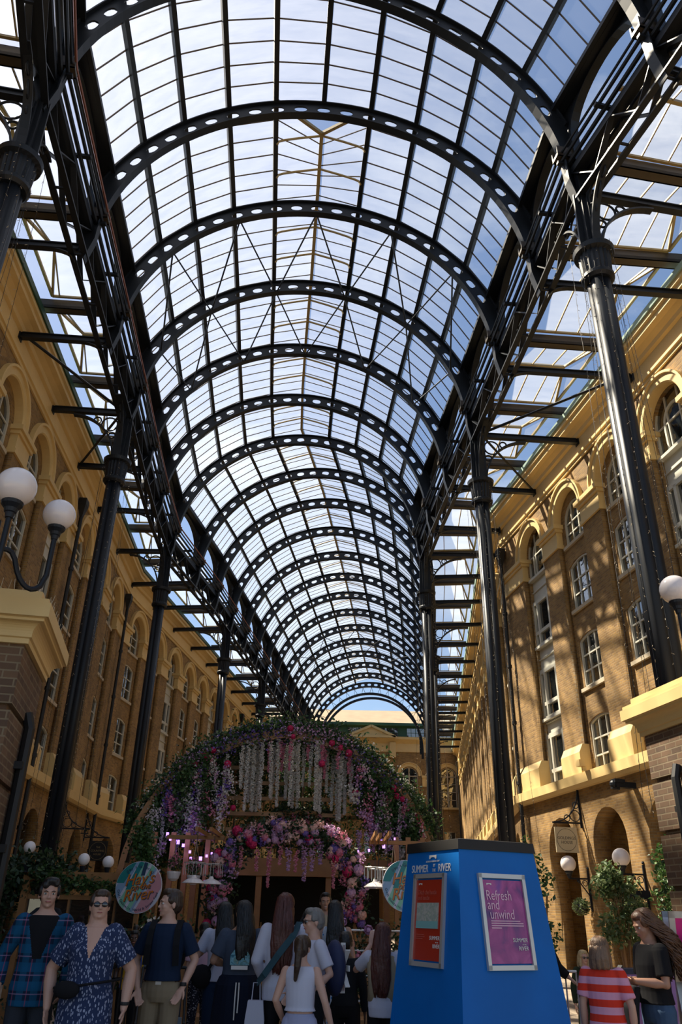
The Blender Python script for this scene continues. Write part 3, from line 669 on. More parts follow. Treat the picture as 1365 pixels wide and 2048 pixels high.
wallpts = {'right': [RC+yawv(-10)*-27.5, RC, RC+yawv(6.3)*57], 'left': [LO+yawv(-3.5)*-21, LB, LB+yawv(7)*51]}
def walldist(i, side):
    c = Vector((*cen[i], 0)); d = lat(i)*(1 if side == 'right' else -1); best = 12
    P = wallpts[side]
    for a, b_ in zip(P[:-1], P[1:]):
        e = b_-a; den = d.x*e.y-d.y*e.x
        if abs(den) < 1e-6: continue
        w = a-c; t_ = (w.x*e.y-w.y*e.x)/den; s_ = (w.x*d.y-w.y*d.x)/den
        if -.02 <= s_ <= 1.02 and t_ > 0: best = min(best, t_)
    return best
for sx, sn in ((-1, 'left'), (1, 'right')):
    for n, i in enumerate(COLS):
        if i < -1: continue
        lb = 'black cast iron clustered column with fluted capital, %s in the %s row' % (ords[n-1], sn)
        t = empty('iron_column', SM(i) @ Matrix.Translation((sx*6.27, 0, 0)) @ Matrix.Rotation(0 if sx > 0 else PI, 4, 'Z'), label=lb, cat='column', group='columns of the %s row' % sn)
        link('shaft', SH, t); link('base', BS, t); link('capital', CP, t)
        q = MB(); q.box((-.16, -.16, 15.05), (.16, .16, 17.8)); q.build('post', M['iron'], t)
        link('bracket', FB, t)
        for r_ in (PI/2, -PI/2): link('bracket', FB2, t, Matrix.Rotation(r_, 4, 'Z'))
        # inner flange sweeping from the rib down into the capital
        q = MB(); q.bar((-.16, 0, 17.0), (-.2, 0, 15.1), .20, .06, up=(0, 1, 0)); q.bar((-.16, 0, 17.0), (-.32, 0, 18.0), .2, .05, up=(0,1,0)); q.build('strap', M['iron'], t)
# ------------------------------------------------------------------ side canopies
for sx, sn in ((-1, 'left'), (1, 'right')):
    tb_n = 0
    for i in NS[1:]:
        wd = walldist(i, sn)
        if wd > 11.5: wd = 9.0
        tb_n += 1; nth = ords[tb_n-1]
        q = MB(); z = 17.02
        q.box((6.3, -.05, z-.09), (wd-.02, .05, z+.09)); q.box((6.3, -.09, z+.07), (wd-.02, .09, z+.1)); q.box((6.3, -.09, z-.1), (wd-.02, .09, z-.07)); q.box((wd-.07, -.14, z-.16), (wd-.01, .14, z+.16))
        hz = []
        if i % 3:
            for k in range(6): a = PI/2*k/6; b_ = PI/2*(k+1)/6; q.bar((6.35+.8*(1-math.cos(a)), 0, 16.55+.38*math.sin(a)), (6.35+.8*(1-math.cos(b_)), 0, 16.55+.38*math.sin(b_)), .03, .14, up=(0,1,0))
        Mx = SM(i) if sx > 0 else SM(i) @ Matrix.Rotation(PI, 4, 'Z')
        tag(q.build('tie_beam', M['iron'], M=Mx), 'slim black tie beam from girder to %s facade, %s from the camera end' % (sn, nth), 'beam', 'tie beams on the %s side' % sn)
        q = MB(); q.box((5.7, -.15, 18.10), (wd-.3, .15, 18.2)); q.box((5.7, -.15, 18.1), (wd-.3, -.11, 18.42)); q.box((5.7, .11, 18.1), (wd-.3, .15, 18.42))
        tag(q.build('gutter_beam', M['beam'], M=Mx), 'brown iron gutter beam under the %s canopy glass, %s from the camera end' % (sn, nth), 'beam', 'gutter beams on the %s side' % sn)
    g = MB(); b = MB(); b2 = MB()
    for i in NS[1:-1]:
        w0 = min(walldist(i, sn), 11.5)-.8; w1 = min(walldist(i+1, sn), 11.5)-.8; wm = (w0+w1)/2+.1
        z0, zr_ = 18.45, 18.85
        E0 = lambda s, f=0.07: SI(i+f, sx*s, z0); E1 = lambda s: SI(i+.93, sx*s, z0); RR = lambda s: SI(i+.5, sx*s, zr_)
        g.add([E0(6.45), E0(w0), RR(wm-.5), RR(6.45)], [(0,1,2,3)]); g.add([E1(6.45), E1(w1), RR(wm-.5), RR(6.45)], [(0,1,2,3)])
        g.add([E0(w0), E1(w1), RR(wm-.5)], [(0,1,2)])
        b.bar(RR(6.45), RR(wm-.5), .09, .10); b.bar(E0(w0), RR(wm-.5), .07, .08); b.bar(E1(w1), RR(wm-.5), .07, .08); b.bar(E0(w0), E1(w1), .08, .08)
        b.bar(E0(6.45), E0(w0), .07, .07); b.bar(E1(6.45), E1(w1), .07, .07)
        n = max(2, int(round((wm-6.45)/.78)))
        for m in range(1, n+1):
            f = m/(n+.3); se0 = 6.45+(w0-6.45)*f; se1 = 6.45+(w1-6.45)*f; sr = min(6.45+(wm-6.45)*f, wm-.5)
            b.bar(E0(se0), RR(sr), .035, .05); b.bar(E1(se1), RR(sr), .035, .05)
    tag(g.build('ceiling', M['glass2']), kind='structure'); tag(b.build('ceiling', M['bar']), kind='structure')
# diagonal braces in the canopies
def brace(i, s0, z0, j, s1, z1, lab):
    q = MB(); q.tube([ST(i, s0, z0), ST(j, s1, z1)], .05, 6); tag(q.build('diagonal_brace', M['iron']), lab, 'brace')
brace(3, 6.4, 17.1, 2, walldist(2, 'right')-.2, 17.1, 'black diagonal brace behind the nearest right column')
brace(3, 6.4, 17.1, 4, walldist(4, 'right')-.1, 17.1, 'black diagonal brace just beyond the second right column')
brace(3, -6.4, 17.1, 2, -walldist(2, 'left')+.1, 17.1, 'black diagonal brace before the second left column')
brace(3, -6.4, 17.1, 4, -walldist(4, 'left')+.1, 17.1, 'black diagonal brace after the second left column')
# strings of unlit fairy lights around the right columns
def string_lights(i, sx, lab):
    t = ST(i, sx*6.27, 0); q = MB(); q2 = MB()
    rr = random.Random(i*7+int(sx))
    for k in range(11):
        a = 2*PI*k/11; r0 = .52 if k % 2 else .34; x0 = t.x+r0*math.cos(a); y0 = t.y+r0*math.sin(a)
        r1 = .36+.5*rr.random()*(1 if k % 2 else .2); x1_ = t.x+r1*math.cos(a)*(2.0 if k % 3 == 0 else 1); y1_ = t.y+r1*math.sin(a)
        pts = [Vector((x0, y0, 15.0)).lerp(Vector((x1_, y1_, 3.0)), j/12) + Vector((rr.uniform(-.02,.02), rr.uniform(-.02,.02), 0)) for j in range(13)]
        q.tube(pts, .005, 3)
        for j in range(60):
            p = pts[0].lerp(pts[-1], (j+rr.random())/60); d = Vector((rr.uniform(-.04,.04), rr.uniform(-.04,.04), -.03)); q2.bar(p, p+d, .006, .006)
    o = q.build('string_lights', M['black']); tag(o, lab, 'string lights', 'fairy light strings'); q2.build('bulb', M['sill'], o)['kind'] = 'stuff'
string_lights(0, 1, 'thin strings of unlit fairy lights hung around the nearest right column')
string_lights(3, 1, 'thin strings of unlit fairy lights hung around the second right column')
string_lights(6, 1, 'thin strings of unlit fairy lights hung around the third right column')
string_lights(0, -1, 'thin strings of unlit fairy lights hung around the nearest left column')
string_lights(3, -1, 'thin strings of unlit fairy lights hung around the second left column')

# ------------------------------------------------------------------ small-scale materials
M['leaf'] = leafmat('leaf_green', [(0.015,0.04,0.012), (0.03,0.08,0.02), (0.06,0.13,0.03), (0.10,0.17,0.05)])
M['leafd'] = leafmat('leaf_dark', [(0.01,0.028,0.010), (0.02,0.05,0.018), (0.035,0.075,0.025)])
M['leafp'] = leafmat('leaf_pale', [(0.05,0.10,0.03), (0.12,0.18,0.06), (0.25,0.30,0.14)])
M['fwhite'] = leafmat('white_blossom', [(0.62,0.58,0.52), (0.85,0.82,0.76)], trans=0.35)
M['fpink'] = leafmat('pink_blossom', [(0.60,0.18,0.28), (0.75,0.35,0.42), (0.70,0.12,0.25)], trans=0.3)
M['flilac'] = leafmat('lilac_blossom', [(0.45,0.24,0.50), (0.62,0.38,0.60), (0.70,0.42,0.55)], trans=0.3)
M['fpurple'] = leafmat('purple_blossom', [(0.10,0.05,0.26), (0.20,0.12,0.45), (0.28,0.18,0.5)], trans=0.3)
M['fpeach'] = leafmat('peach_blossom', [(0.80,0.45,0.38), (0.85,0.58,0.50)], trans=0.3)
M['fred'] = leafmat('crimson_rose', [(0.55,0.01,0.06), (0.75,0.03,0.14), (0.35,0.0,0.08)], trans=0.2)
M['violet'] = mat('violet_light', (0.3, 0.15, 0.6), emit=(0.45, 0.22, 1.0), est=3.0)
def cards(name, P, size, m, parent=None, up=0.3, asp=0.55, droop=None):
    """a mesh of small folded leaves/petals (4 vertices, 2 faces) centred on the points P"""
    P = np.asarray(P, float); n = len(P); d = rng.normal(size=(n, 3)); d[:, 2] = d[:, 2]*.7-(up if droop is None else droop); d /= np.linalg.norm(d, axis=1)[:, None]
    e = rng.normal(size=(n, 3)); e -= (e*d).sum(1)[:, None]*d; e /= np.linalg.norm(e, axis=1)[:, None]; f = np.cross(d, e)
    s = (size*rng.uniform(.6, 1.3, n))[:, None]
    V = np.stack([P-d*s*.5, P+e*s*asp*.5+f*s*.12, P+d*s*.5, P-e*s*asp*.5+f*s*.12], 1).reshape(-1, 3)
    me = bpy.data.meshes.new(name); F = []
    idx = np.arange(n)*4
    T = np.stack([idx, idx+1, idx+2, idx, idx+2, idx+3], 1).reshape(-1)
    me.vertices.add(4*n); me.vertices.foreach_set('co', V.reshape(-1)); me.loops.add(6*n); me.loops.foreach_set('vertex_index', T)
    me.polygons.add(2*n); me.polygons.foreach_set('loop_start', np.arange(2*n)*3); me.polygons.foreach_set('loop_total', np.full(2*n, 3))
    me.update(); me.validate(); me.materials.append(m)
    return link(name, me, parent)
def stuff(o): o['kind'] = 'stuff'; return o
def puff(c, r, n): d = rng.normal(size=(n, 3)); d /= np.linalg.norm(d, axis=1)[:, None]; return np.array(c)+d*r*rng.uniform(.35, 1, n)[:, None]
def along(pts, n, r):
    pts = np.array([tuple(p) for p in pts]); seg = np.linalg.norm(np.diff(pts, axis=0), axis=1); cs = np.r_[0, np.cumsum(seg)]; t = rng.uniform(0, cs[-1], n)
    P = np.stack([np.interp(t, cs, pts[:, i]) for i in range(3)], 1); return P+rng.normal(size=(n, 3))*r*.5

# ------------------------------------------------------------------ blue notice pyramid
KC = Vector((1.2293, 7.6, 0)); KTH = -1.8866; KA, KK, KZ = .3998, .1005, 2.062
def kcor(i, z, ex=0): a = (KA+KK*(KZ-z)+ex)*math.sqrt(2); t = KTH+i*PI/2; return Vector((KC.x+a*math.cos(t), KC.y+a*math.sin(t), z))
M['blue'] = mat('kiosk_blue', (0.0, 0.13, 0.47), 0.5, spec=.25, noise=0.25, nscale=1.6)
M['lblue'] = mat('kiosk_light_blue', (0.01, 0.17, 0.60), 0.45)
M['alu'] = mat('aluminium_frame', (0.55, 0.54, 0.52), 0.35, metal=0.5)
M['inkw'] = mat('white_print', (0.72, 0.70, 0.68), 0.5)
M['inkp'] = mat('pink_print', (0.72, 0.45, 0.58), 0.5)
M['inkr'] = mat('faded_red_print', (0.50, 0.10, 0.07), 0.5)
def gradmat(name, cs, scale, rough=.25):
    m = bpy.data.materials.new(name); m.use_nodes = True; t = m.node_tree; b = t.nodes['Principled BSDF']; c = t.nodes.new('ShaderNodeTexCoord')
    n = t.nodes.new('ShaderNodeTexNoise'); n.inputs['Scale'].default_value = scale; n.inputs['Detail'].default_value = 4; n.inputs['Distortion'].default_value = 1.2
    r = t.nodes.new('ShaderNodeValToRGB'); e = r.color_ramp.elements; e[0].position = .3; e[1].position = .72; e[0].color = (*cs[0], 1); e[1].color = (*cs[-1], 1)
    for i, q in enumerate(cs[1:-1]): k = e.new(.3+.42*(i+1)/(len(cs)-1)); k.color = (*q, 1)
    t.links.new(c.outputs['Object'], n.inputs[0]); t.links.new(n.outputs['Fac'], r.inputs[0]); t.links.new(r.outputs[0], b.inputs['Base Color']); b.inputs['Roughness'].default_value = rough
    return m
M['posterp'] = gradmat('purple_poster', [(0.10,0.02,0.16), (0.30,0.03,0.20), (0.42,0.06,0.26), (0.20,0.04,0.28)], 3.5)
M['posterr'] = mat('red_poster', (0.42, 0.03, 0.012), 0.3)
M['map'] = gradmat('map_print', [(0.50,0.48,0.40), (0.42,0.42,0.38), (0.30,0.36,0.30), (0.6,0.55,0.45)], 14)
M['mapw'] = mat('map_water', (0.20, 0.42, 0.42), 0.4)
kt = empty('notice_pyramid', loc=(KC.x, KC.y, 0), label='bright blue tapered notice pyramid with black cap and framed posters', cat='notice stand')
Ki = Matrix.Translation((-KC.x, -KC.y, 0))
q = MB(); q.loft([[kcor(i, z) for i in range(4)] for z in (0.0, KZ)]); q.build('body', M['blue'], kt, Ki)
q = MB(); q.loft([[kcor(i, z, ex) for i in range(4)] for z, ex in ((KZ-.005, .012), (KZ+.075, .012), (KZ+.075, -.02), (KZ+.085, -.05))]); q.build('cap', M['black'], kt, Ki)
def kface(i, j):
    A, B, A0, B0 = kcor(i, KZ), kcor(j, KZ), kcor(i, 0), kcor(j, 0); O = (A+B)/2; X = (B-A).normalized(); Z = (O-(A0+B0)/2).normalized(); Y = Z.cross(X)
    return Ki @ frame(O, X, Y)
KR, KL = kface(0, 1), kface(3, 0)
def poster(Mf, m, name):
    t = link(name, MB_rect(-.215, .215, -.845, -.235, -.012, m), kt, Mf)
    q = MB()
    for a, b in (((-.2425, -.205), (.2425, -.205)), ((-.2425, -.875), (.2425, -.875))): q.bar((a[0], -.014, a[1]), (b[0], -.014, b[1]), .035, .028, up=(0,1,0))
    for x in (-.2265, .2265): q.bar((x, -.014, -.89), (x, -.014, -.19), .033, .028, up=(0,1,0))
    q.build('poster_frame', M['alu'], t); return t
def MB_rect(x0, x1, z0, z1, y, m):
    q = MB(); q.box((x0, y, z0), (x1, y+.008, z1)); return q.mesh('sheet', m)
def put(me, par, x, z, y=-.016, name='lettering', rot=0): 
    me.name = name; return link(name, me, par, Matrix.Translation((x, y, z)) @ Matrix.Rotation(rot, 4, 'Y'))
def bridge_logo(par, x, z, w, y):
    q = MB(); pts = [(-w/2, 0), (-w/2, w*.28), (w/2, w*.28), (w/2, 0), (w*.36, 0)] + [(w*.36*math.cos(PI*i/8), w*.14*math.sin(PI*i/8)) for i in range(1, 8)] + [(-w*.36, 0)]
    me = plate_mesh('emblem', pts, [], 0, .003, M['inkw']); return link('emblem', me, par, Matrix.Translation((x, y, z)))
# left face lettering
bridge_logo(kt, 0, 0, .001, 5) if False else None
e = bridge_logo(kt, 0, -.062, .11, 0); e.matrix_local = KL @ Matrix.Translation((.02, -.006, -.068))
def kput(Mf, body, size, x, z, m, xs=1.0, al='CENTER', y=-.004, sp=1.0, bold=0.0):
    return link('lettering', text_mesh('lettering', body, size, m, .003, al, xs=xs, spacing=sp, bold=bold), kt, Mf @ Matrix.Translation((x, y, z)))
kput(KL, 'LONDON BRIDGE CITY', .020, .02, -.088, M['inkw'])
kput(KL, 'SUMMER', .088, -.18, -.145, M['inkw'], xs=.80); kput(KL, 'RIVER', .088, .205, -.145, M['inkw'], xs=.88)
kput(KL, 'BY', .036, .045, -.122, M['inkw'], xs=.8); kput(KL, 'THE', .036, .045, -.160, M['inkw'], xs=.8)
p1_ = poster(KR, M['posterp'], 'purple_poster'); p1_['label'] = 'purple poster reading Refresh and unwind'
p2_ = poster(KL, M['posterr'], 'red_poster'); p2_['label'] = 'red poster with a small map'
for body, x, z, s in (('Refresh', -.185, -.355, .105), ('and', -.18, -.425, .105), ('unwind', -.165, -.495, .105)):
    put(text_mesh('t', body, s, M['inkp'], .002, 'LEFT', xs=.82), p1_, x, z)
for par, mt in ((p1_, M['inkw']), (p2_, M['inkw'])):
    put(text_mesh('t', 'SUMMER', .042, mt, .002, 'RIGHT', xs=.95), par, .19, -.68); put(text_mesh('t', 'RIVER', .042, mt, .002, 'RIGHT', xs=.95), par, .19, -.74)
    put(text_mesh('t', 'BY THE', .012, mt, .002, 'RIGHT'), par, .17, -.711)
    bridge_logo(par, -.14, -.275, .05, -.016)
for k, w in enumerate((.30, .33, .33, .10)):
    q = MB(); q.box((-.16, 0, 0), (-.16+w, .002, .007)); q.build('text_line', M['inkp'], p1_, Matrix.Translation((0, -.016, -.545-.017*k)))
for k, w in enumerate((.12, .13, .10)):
    q = MB(); q.box((-.17, 0, 0), (-.17+w, .002, .006)); q.build('text_line', M['inkr'], p2_, Matrix.Translation((0, -.016, -.66-.015*k)))
put(text_mesh('t', 'Ditch the hustle', .052, M['inkr'], .002, 'LEFT', xs=.85), p2_, -.17, -.335); put(text_mesh('t', 'and bustle', .052, M['inkr'], .002, 'LEFT', xs=.85), p2_, -.17, -.378)
link('map', MB_rect(-.175, .155, -.61, -.415, -.018, M['map']), p2_); q = MB(); q.box((-.175, -.021, -.61), (.155, -.018, -.555)); q.build('map_river', M['mapw'], p2_)
# pale blue grass blades printed near the foot of both faces
for Mf in (KL, KR):
    q = MB()
    for sx in (-1, 1):
        for k in range(6):
            x = sx*(.36+.0*k)+random.uniform(-.10, .10); h = random.uniform(.25, .55); lean = random.uniform(-.12, .12)
            q.add([(x-.02, -.003, -1.75), (x+.02, -.003, -1.75), (x+lean, -.003, -1.75+h), (x-.02, -.0015, -1.75), (x+.02, -.0015, -1.75), (x+lean, -.0015, -1.75+h)], [(0,1,2),(5,4,3)])
    q.build('printed_blades', M['lblue'], kt, Mf)

# ------------------------------------------------------------------ globe lamps
def globe_part(par, c, r, n=28):
    q = MB(); q.sphere((0, 0, 0), r, n); o = q.build('globe', M['globe'], par, Matrix.Translation(c), True)
    q = MB(); q.lathe([(r*.2, -r*1.75), (r*.24, -r*1.5), (r*.3, -r*1.45), (r*.34, -r*1.25), (r*.52, -r*1.05), (r*.55, -r*.9), (r*.48, -r*.82)], n=16); q.build('lamp_holder', M['iron'], par, Matrix.Translation(c)); return o
def post_lamp(base, arms, H, label):
    t = empty('post_lamp', loc=base, label=label, cat='street lamp')
    q = MB(); q.lathe([(.16, 0), (.16, .3), (.09, .5), (.06, 1.0), (.05, H-.5), (.07, H-.45), (.05, H-.4), (.045, H)], n=14); q.build('post', M['iron'], t)
    for dx, dy, dz, r in arms:
        L = math.hypot(dx, dy); ux, uy = dx/L, dy/L; z0 = H-.35; z1 = dz-r*1.6
        pts = []
        for k in range(17):
            f = k/16; s = L*min(1, f*1.15)*(1 if f < .87 else 1)
            z = z0+.10*math.sin(min(1, f*2.2)*PI)-.22*math.sin(max(0, (f-.35)/.65)*PI) + (z1-z0)*max(0, (f-.8)/.2)**1.5
            pts.append((ux*s, uy*s, z))
        q = MB(); q.tube(pts, .026, 8); q.build('arm', M['iron'], t); globe_part(t, (dx, dy, dz), r)
    return t
post_lamp((-3.22, 6.45, 0), [(.43, .35, 5.0, .155), (.18, -.15, 5.03, .185), (-.45, .1, 5.0, .185)], 4.75, 'black multi-arm lamp post with white globes beside the left gate pier')
post_lamp((4.75, 9.3, 0), [(-.46, -.15, 5.31, .185), (.45, .2, 5.31, .185)], 5.0, 'black lamp post with white globe above the right gate pier')
def scroll(q, c, r0, turns, sgn=1, rad=.012):
    q.tube([(c[0]+sgn*r0*(1-k/30*.75)*math.cos(2*PI*turns*k/20), c[1], c[2]+r0*(1-k/30*.75)*math.sin(2*PI*turns*k/20)) for k in range(21)], rad, 5)
def wall_lamp(Mx, x, z, r, label, arm=.66, box=False):
    """bracket on the facade, arm runs outwards from the wall (local +Y)"""
    t = empty('wall_lamp', Mx @ Matrix.Translation((x, 0, z)) @ Matrix.Rotation(PI/2, 4, 'Z'), label=label, cat='wall lamp')
    q = MB(); q.bar((.02, 0, -.85), (.02, 0, .25), .07, .05, up=(0,1,0)); q.sphere((.02, 0, .3), .045, 8); q.sphere((.02, 0, -.88), .04, 8)
    q.build('back_plate', M['iron'], t)
    q = MB(); q.bar((0, 0, 0), (arm, 0, 0), .045, .045); q.bar((.03, 0, -.5), (arm*.6, 0, -.02), .03, .03); scroll(q, (.16, 0, -.14), .10, 1.2); scroll(q, (.36, 0, -.08), .06, 1.2)
    if box: q.box((.0, -.1, -.62), (.75, .1, -.40))
    q.build('bracket', M['iron'], t); globe_part(t, (arm, 0, r*1.75), r, 24); return t
wall_lamp(WR0, -4.78, 2.68, .24, 'white globe lamp on scrolled bracket between the two farther sunlit arches')
wall_lamp(WR0, -8.12, 2.68, .24, 'white globe lamp on scrolled bracket nearer the right edge above tree leaves', box=True)
def hanging_sign(Mx, x, z, lines, mb_, mi, label, arm=1.15, w=.72, h=.72, ring=True, y0=0, sc=1.0, rot=0):
    t = empty('hanging_sign', Mx @ Matrix.Translation((x, y0, z)) @ Matrix.Rotation(PI/2, 4, 'Z'), label=label, cat='sign')
    q = MB(); q.bar((.02, 0, -.15), (.02, 0, 1.2), .07, .05, up=(0,1,0)); q.bar((0, 0, 0), (arm, 0, 0), .05, .05)
    pts = [(.04+(arm-.1)*(1-math.cos(PI/2*k/10)), 0, 1.1-1.08*math.sin(PI/2*k/10)) for k in range(11)]; q.tube(pts, .022, 6)
    for cx, cz, r in ((.22, .22, .17), (.50, .14, .10), (.16, .55, .10)): q.tube([(cx+r*math.cos(2*PI*k/16), 0, cz+r*math.sin(2*PI*k/16)) for k in range(16)], .016, 5, close=True)
    q.build('bracket', M['iron'], t)
    c = arm-w/2-.04
    q = MB(); q.box((c-w/2, -.02, -.14-h), (c+w/2, .02, -.14)); b = q.build('board', mb_, t)
    q = MB(); [q.tube([(c+sx*w*.4, 0, -.14), (c+sx*w*.4, 0, 0)], .008, 4) for sx in (-1, 1)]; q.build('chain', M['iron'], t)
    for side in (1, -1):
        R_m = Matrix.Translation((c, -.022*side, -.14-h/2)) @ (Matrix.Identity(4) if side > 0 else Matrix.Rotation(PI, 4, 'Z'))
        if ring: q = MB(); q.tube([(h*.44*math.cos(2*PI*k/32), 0, h*.44*math.sin(2*PI*k/32)) for k in range(32)], .006, 4, close=True); q.build('ring', mi, b, R_m)
        for s, zz, sz in lines: link('lettering', text_mesh('lettering', s, sz, mi, .004), b, R_m @ Matrix.Translation((0, 0, zz)))
    return t
M['signcream'] = mat('sign_cream', (0.52, 0.45, 0.30), .5); M['inkd'] = mat('dark_print', (0.06, 0.05, 0.04), .5); M['ring'] = mat('sign_gold', (.35, .25, .1), .5)
hanging_sign(WR0, -4.72, 4.32, [('GOLDINGS', .05, .125), ('HOUSE', -.08, .125)], M['signcream'], M['inkd'], 'square cream hanging sign reading GOLDINGS HOUSE on iron scroll bracket', w=.76, h=.75, arm=1.02)
hanging_sign(WL0, -14.9, 4.35, [('THE', .14, .10), ('COUNTING', .0, .11), ('HOUSE', -.14, .10)], M['black'], M['ring'], 'black square pub sign on scroll bracket between the two nearest left columns', w=.8, h=.8)
hanging_sign(WL0, -10.9, 4.35, [], M['black'], M['ring'], 'black scroll sign bracket beside the nearest left column', w=.3, h=.04, ring=False)
# gargoyle-like spout and floodlight on the sunlit wall
q = MB(); q.bar((0, .0, 0), (0, .62, .02), .20, .16); q.bar((0, .35, .1), (0, .66, .12), .26, .10); q.bar((0, .5, -.08), (0, .72, -.05), .12, .10); q.sphere((0, .66, .03), .11, 10)
for k in range(12): q.tube([(-.1+.018*k, .2+.03*k, .14), (-.1+.018*k+random.uniform(-.02,.02), .2+.03*k, .24)], .003, 3)
tag(q.build('water_spout', M['iron'], M=WR0 @ Matrix.Translation((-8.25, 0, 5.0))), 'black projecting water spout on the sunlit wall above the arches', 'spout')
q = MB(); q.box((-.12, .35, 0), (.12, .55, .2)); q.box((-.03, .28, -.12), (.03, .42, .05)); tag(q.build('floodlight', M['cream'], M=WR0 @ Matrix.Translation((-6.0, 0, 5.88))), 'small cream floodlight on the stone ledge under a window', 'floodlight')

# ------------------------------------------------------------------ round cafe signs
M['steal'] = mat('sign_teal', (0.01, 0.19, 0.19), .4); M['smint'] = mat('sign_mint', (0.22, 0.48, 0.33), .4); M['spink'] = mat('sign_pink', (0.55, 0.25, 0.28), .4)
M['sblue'] = mat('sign_grey_blue', (0.22, 0.33, 0.48), .4); M['swhite'] = mat('sign_white', (0.55, 0.53, 0.6), .4); M['sorange'] = mat('sign_orange', (0.50, 0.15, 0.015), .4); M['snavy'] = mat('sign_navy', (0.02, 0.05, 0.10), .4)
def round_sign(loc, rz, r, label):
    t = empty('round_sign', loc=loc, rz=rz, label=label, cat='sign')
    q = MB(); n = 48; q.loft([[Vector((r*math.cos(2*PI*k/n), y, r*math.sin(2*PI*k/n))) for k in range(n)] for y in (0, .03)]); q.build('disc', M['swhite'], t)
    q = MB(); q.box((-.03, .03, -loc[2]), (.03, .08, r*.7)); q.build('post', M['wood'], t)
    # painted slanting brush stripes clipped to the disc
    stripes = [(-1.0, -.62, 'sblue'), (-.62, -.50, 'swhite'), (-.50, -.12, 'smint'), (-.12, .02, 'swhite'), (.02, .22, 'smint'), (.22, .34, 'sblue'), (.34, .44, 'swhite'), (.44, 1.0, 'spink')]
    rr = r*.985
    def clip(a0, a1, m, y, zlo=-1, zhi=1, sh=.55):
        pts = []; z = zlo
        N = 26; L = []; R = []
        for k in range(N+1):
            z = zlo+(zhi-zlo)*k/N; lim = math.sqrt(max(0, 1-z*z)); x0 = max(-lim, min(lim, a0+sh*z)); x1 = max(-lim, min(lim, a1+sh*z)); L.append((x0, z)); R.append((x1, z))
        for (a, za), (b, zb), (c, zc), (d, zd) in zip(L[:-1], R[:-1], R[1:], L[1:]):
            if b-a > 1e-3 or c-d > 1e-3: pts.append(((a, za), (b, zb), (c, zc), (d, zd)))
        q = MB()
        for quad in pts: q.add([(x*rr, y, z*rr) for x, z in quad], [(0,1,2,3)])
        if q.v: q.build('painted_stripe', M[m], t)
    for a0, a1, m in stripes: clip(a0, a1, m, -.002)
    clip(-1.6, -.75, 'steal', -.003, .15, 1); clip(-.52, -.30, 'steal', -.003, -.1, 1, .45); clip(-.05, .12, 'snavy', -.003, .45, 1, .2)
    for body, x, z, s in (("Hay's", .0, .30, .62), ('on the', .08, .02, .34), ('River', -.02, -.30, .62)):
        for mt, dy, dx, b in ((M['snavy'], -.005, .012, .0), (M['sorange'], -.009, 0, .0)):
            link('lettering', text_mesh('lettering', body, s*r, mt, .004, shear=.35, bold=.0015, xs=.95), t, Matrix.Translation(((x+dx*2)*r, dy, (z-dx*2)*r)) @ Matrix.Rotation(-.12, 4, 'Y'))
    def arc_text(s, rad, a0, a1, sz, flip):
        for k, ch in enumerate(s):
            if ch == ' ': continue
            a = math.radians(a0+(a1-a0)*k/max(1, len(s)-1)); rot = (a-PI/2) if not flip else (a+PI/2)
            link('lettering', text_mesh('lettering', ch, sz, M['snavy'], .003), t, Matrix.Translation((rad*math.cos(a), -.006, rad*math.sin(a))) @ Matrix.Rotation(-rot, 4, 'Y'))
    arc_text("(Hay's Galleria)", r*.80, 135, 45, .17*r, False); arc_text('Craft Cocktails, World & Street Food', r*.86, 190, 345, .14*r, True)
    return t
M['snavy'] = mat('sign_navy_print', (0.02, 0.05, 0.10), .4)
round_sign((-2.72, 12.0, 1.83), math.radians(-6), .33, "round painted sign reading Hay's on the River, left of the flower dome")
round_sign((1.02, 12.0, 1.92), math.radians(8), .33, "round painted sign reading Hay's on the River, half hidden behind the blue pyramid")

# ------------------------------------------------------------------ flower dome
DC = Vector((-1.15, 18.5, 0)); DR = 3.41; DZ = 1.92
def dpt(az, el, r=DR): return DC + Vector((r*math.cos(el)*math.cos(az), r*math.cos(el)*math.sin(az), DZ+r*math.sin(el)))
dome = empty('flower_dome', loc=DC, label='large timber pergola dome draped with foliage and hanging white blossom', cat='pergola')
Di = Matrix.Translation(-DC)
for k in range(11):
    az = -.25+(PI+.5)*k/10; q = MB(); pts = [dpt(az, math.radians(e)) for e in range(6, 80, 6)]
    for a, b in zip(pts[:-1], pts[1:]): q.bar(a, b, .05, .12)
    q.bar(dpt(az, math.radians(6)), Vector((*dpt(az, math.radians(6)).xy, .0)), .12, .12); q.build('rib', M['wood'], dome, Di)
for e in (8, 32, 50, 64, 78):
    q = MB(); n = 24; pts = [dpt(-.25+(PI+.5)*k/n, math.radians(e), DR-.04) for k in range(n+1)]
    for k in range(n): q.bar(pts[k], pts[k+1], .04, .11)
    q.build('hoop', M['wood2'], dome, Di)
OUT = [(-4.3, 3.05), (-4.24, 3.33), (-3.86, 3.87), (-3.4, 4.38), (-2.93, 4.77), (-2.1, 5.14), (-1.15, 5.30), (-.4, 5.2), (.32, 4.93), (.9, 4.55), (1.36, 4.08), (1.7, 3.75), (1.92, 3.46), (2.05, 3.1)]
AR = [Vector((x, 18.0-.0*i, z)) for i, (x, z) in enumerate(OUT)]
q = MB()
for a, b in zip(AR[:-1], AR[1:]): q.bar(a-Vector((0, .1, .12)), b-Vector((0, .1, .12)), .06, .2)
for k in range(5): q.bar((-2.5+.02*k, 18.5, 4.5-.33*k), (.2, 18.5, 4.5-.33*k), .04, .08)
q.build('arch_timber', M['wood2'], dome, Di)
G = [along(AR, 9000, .26)]
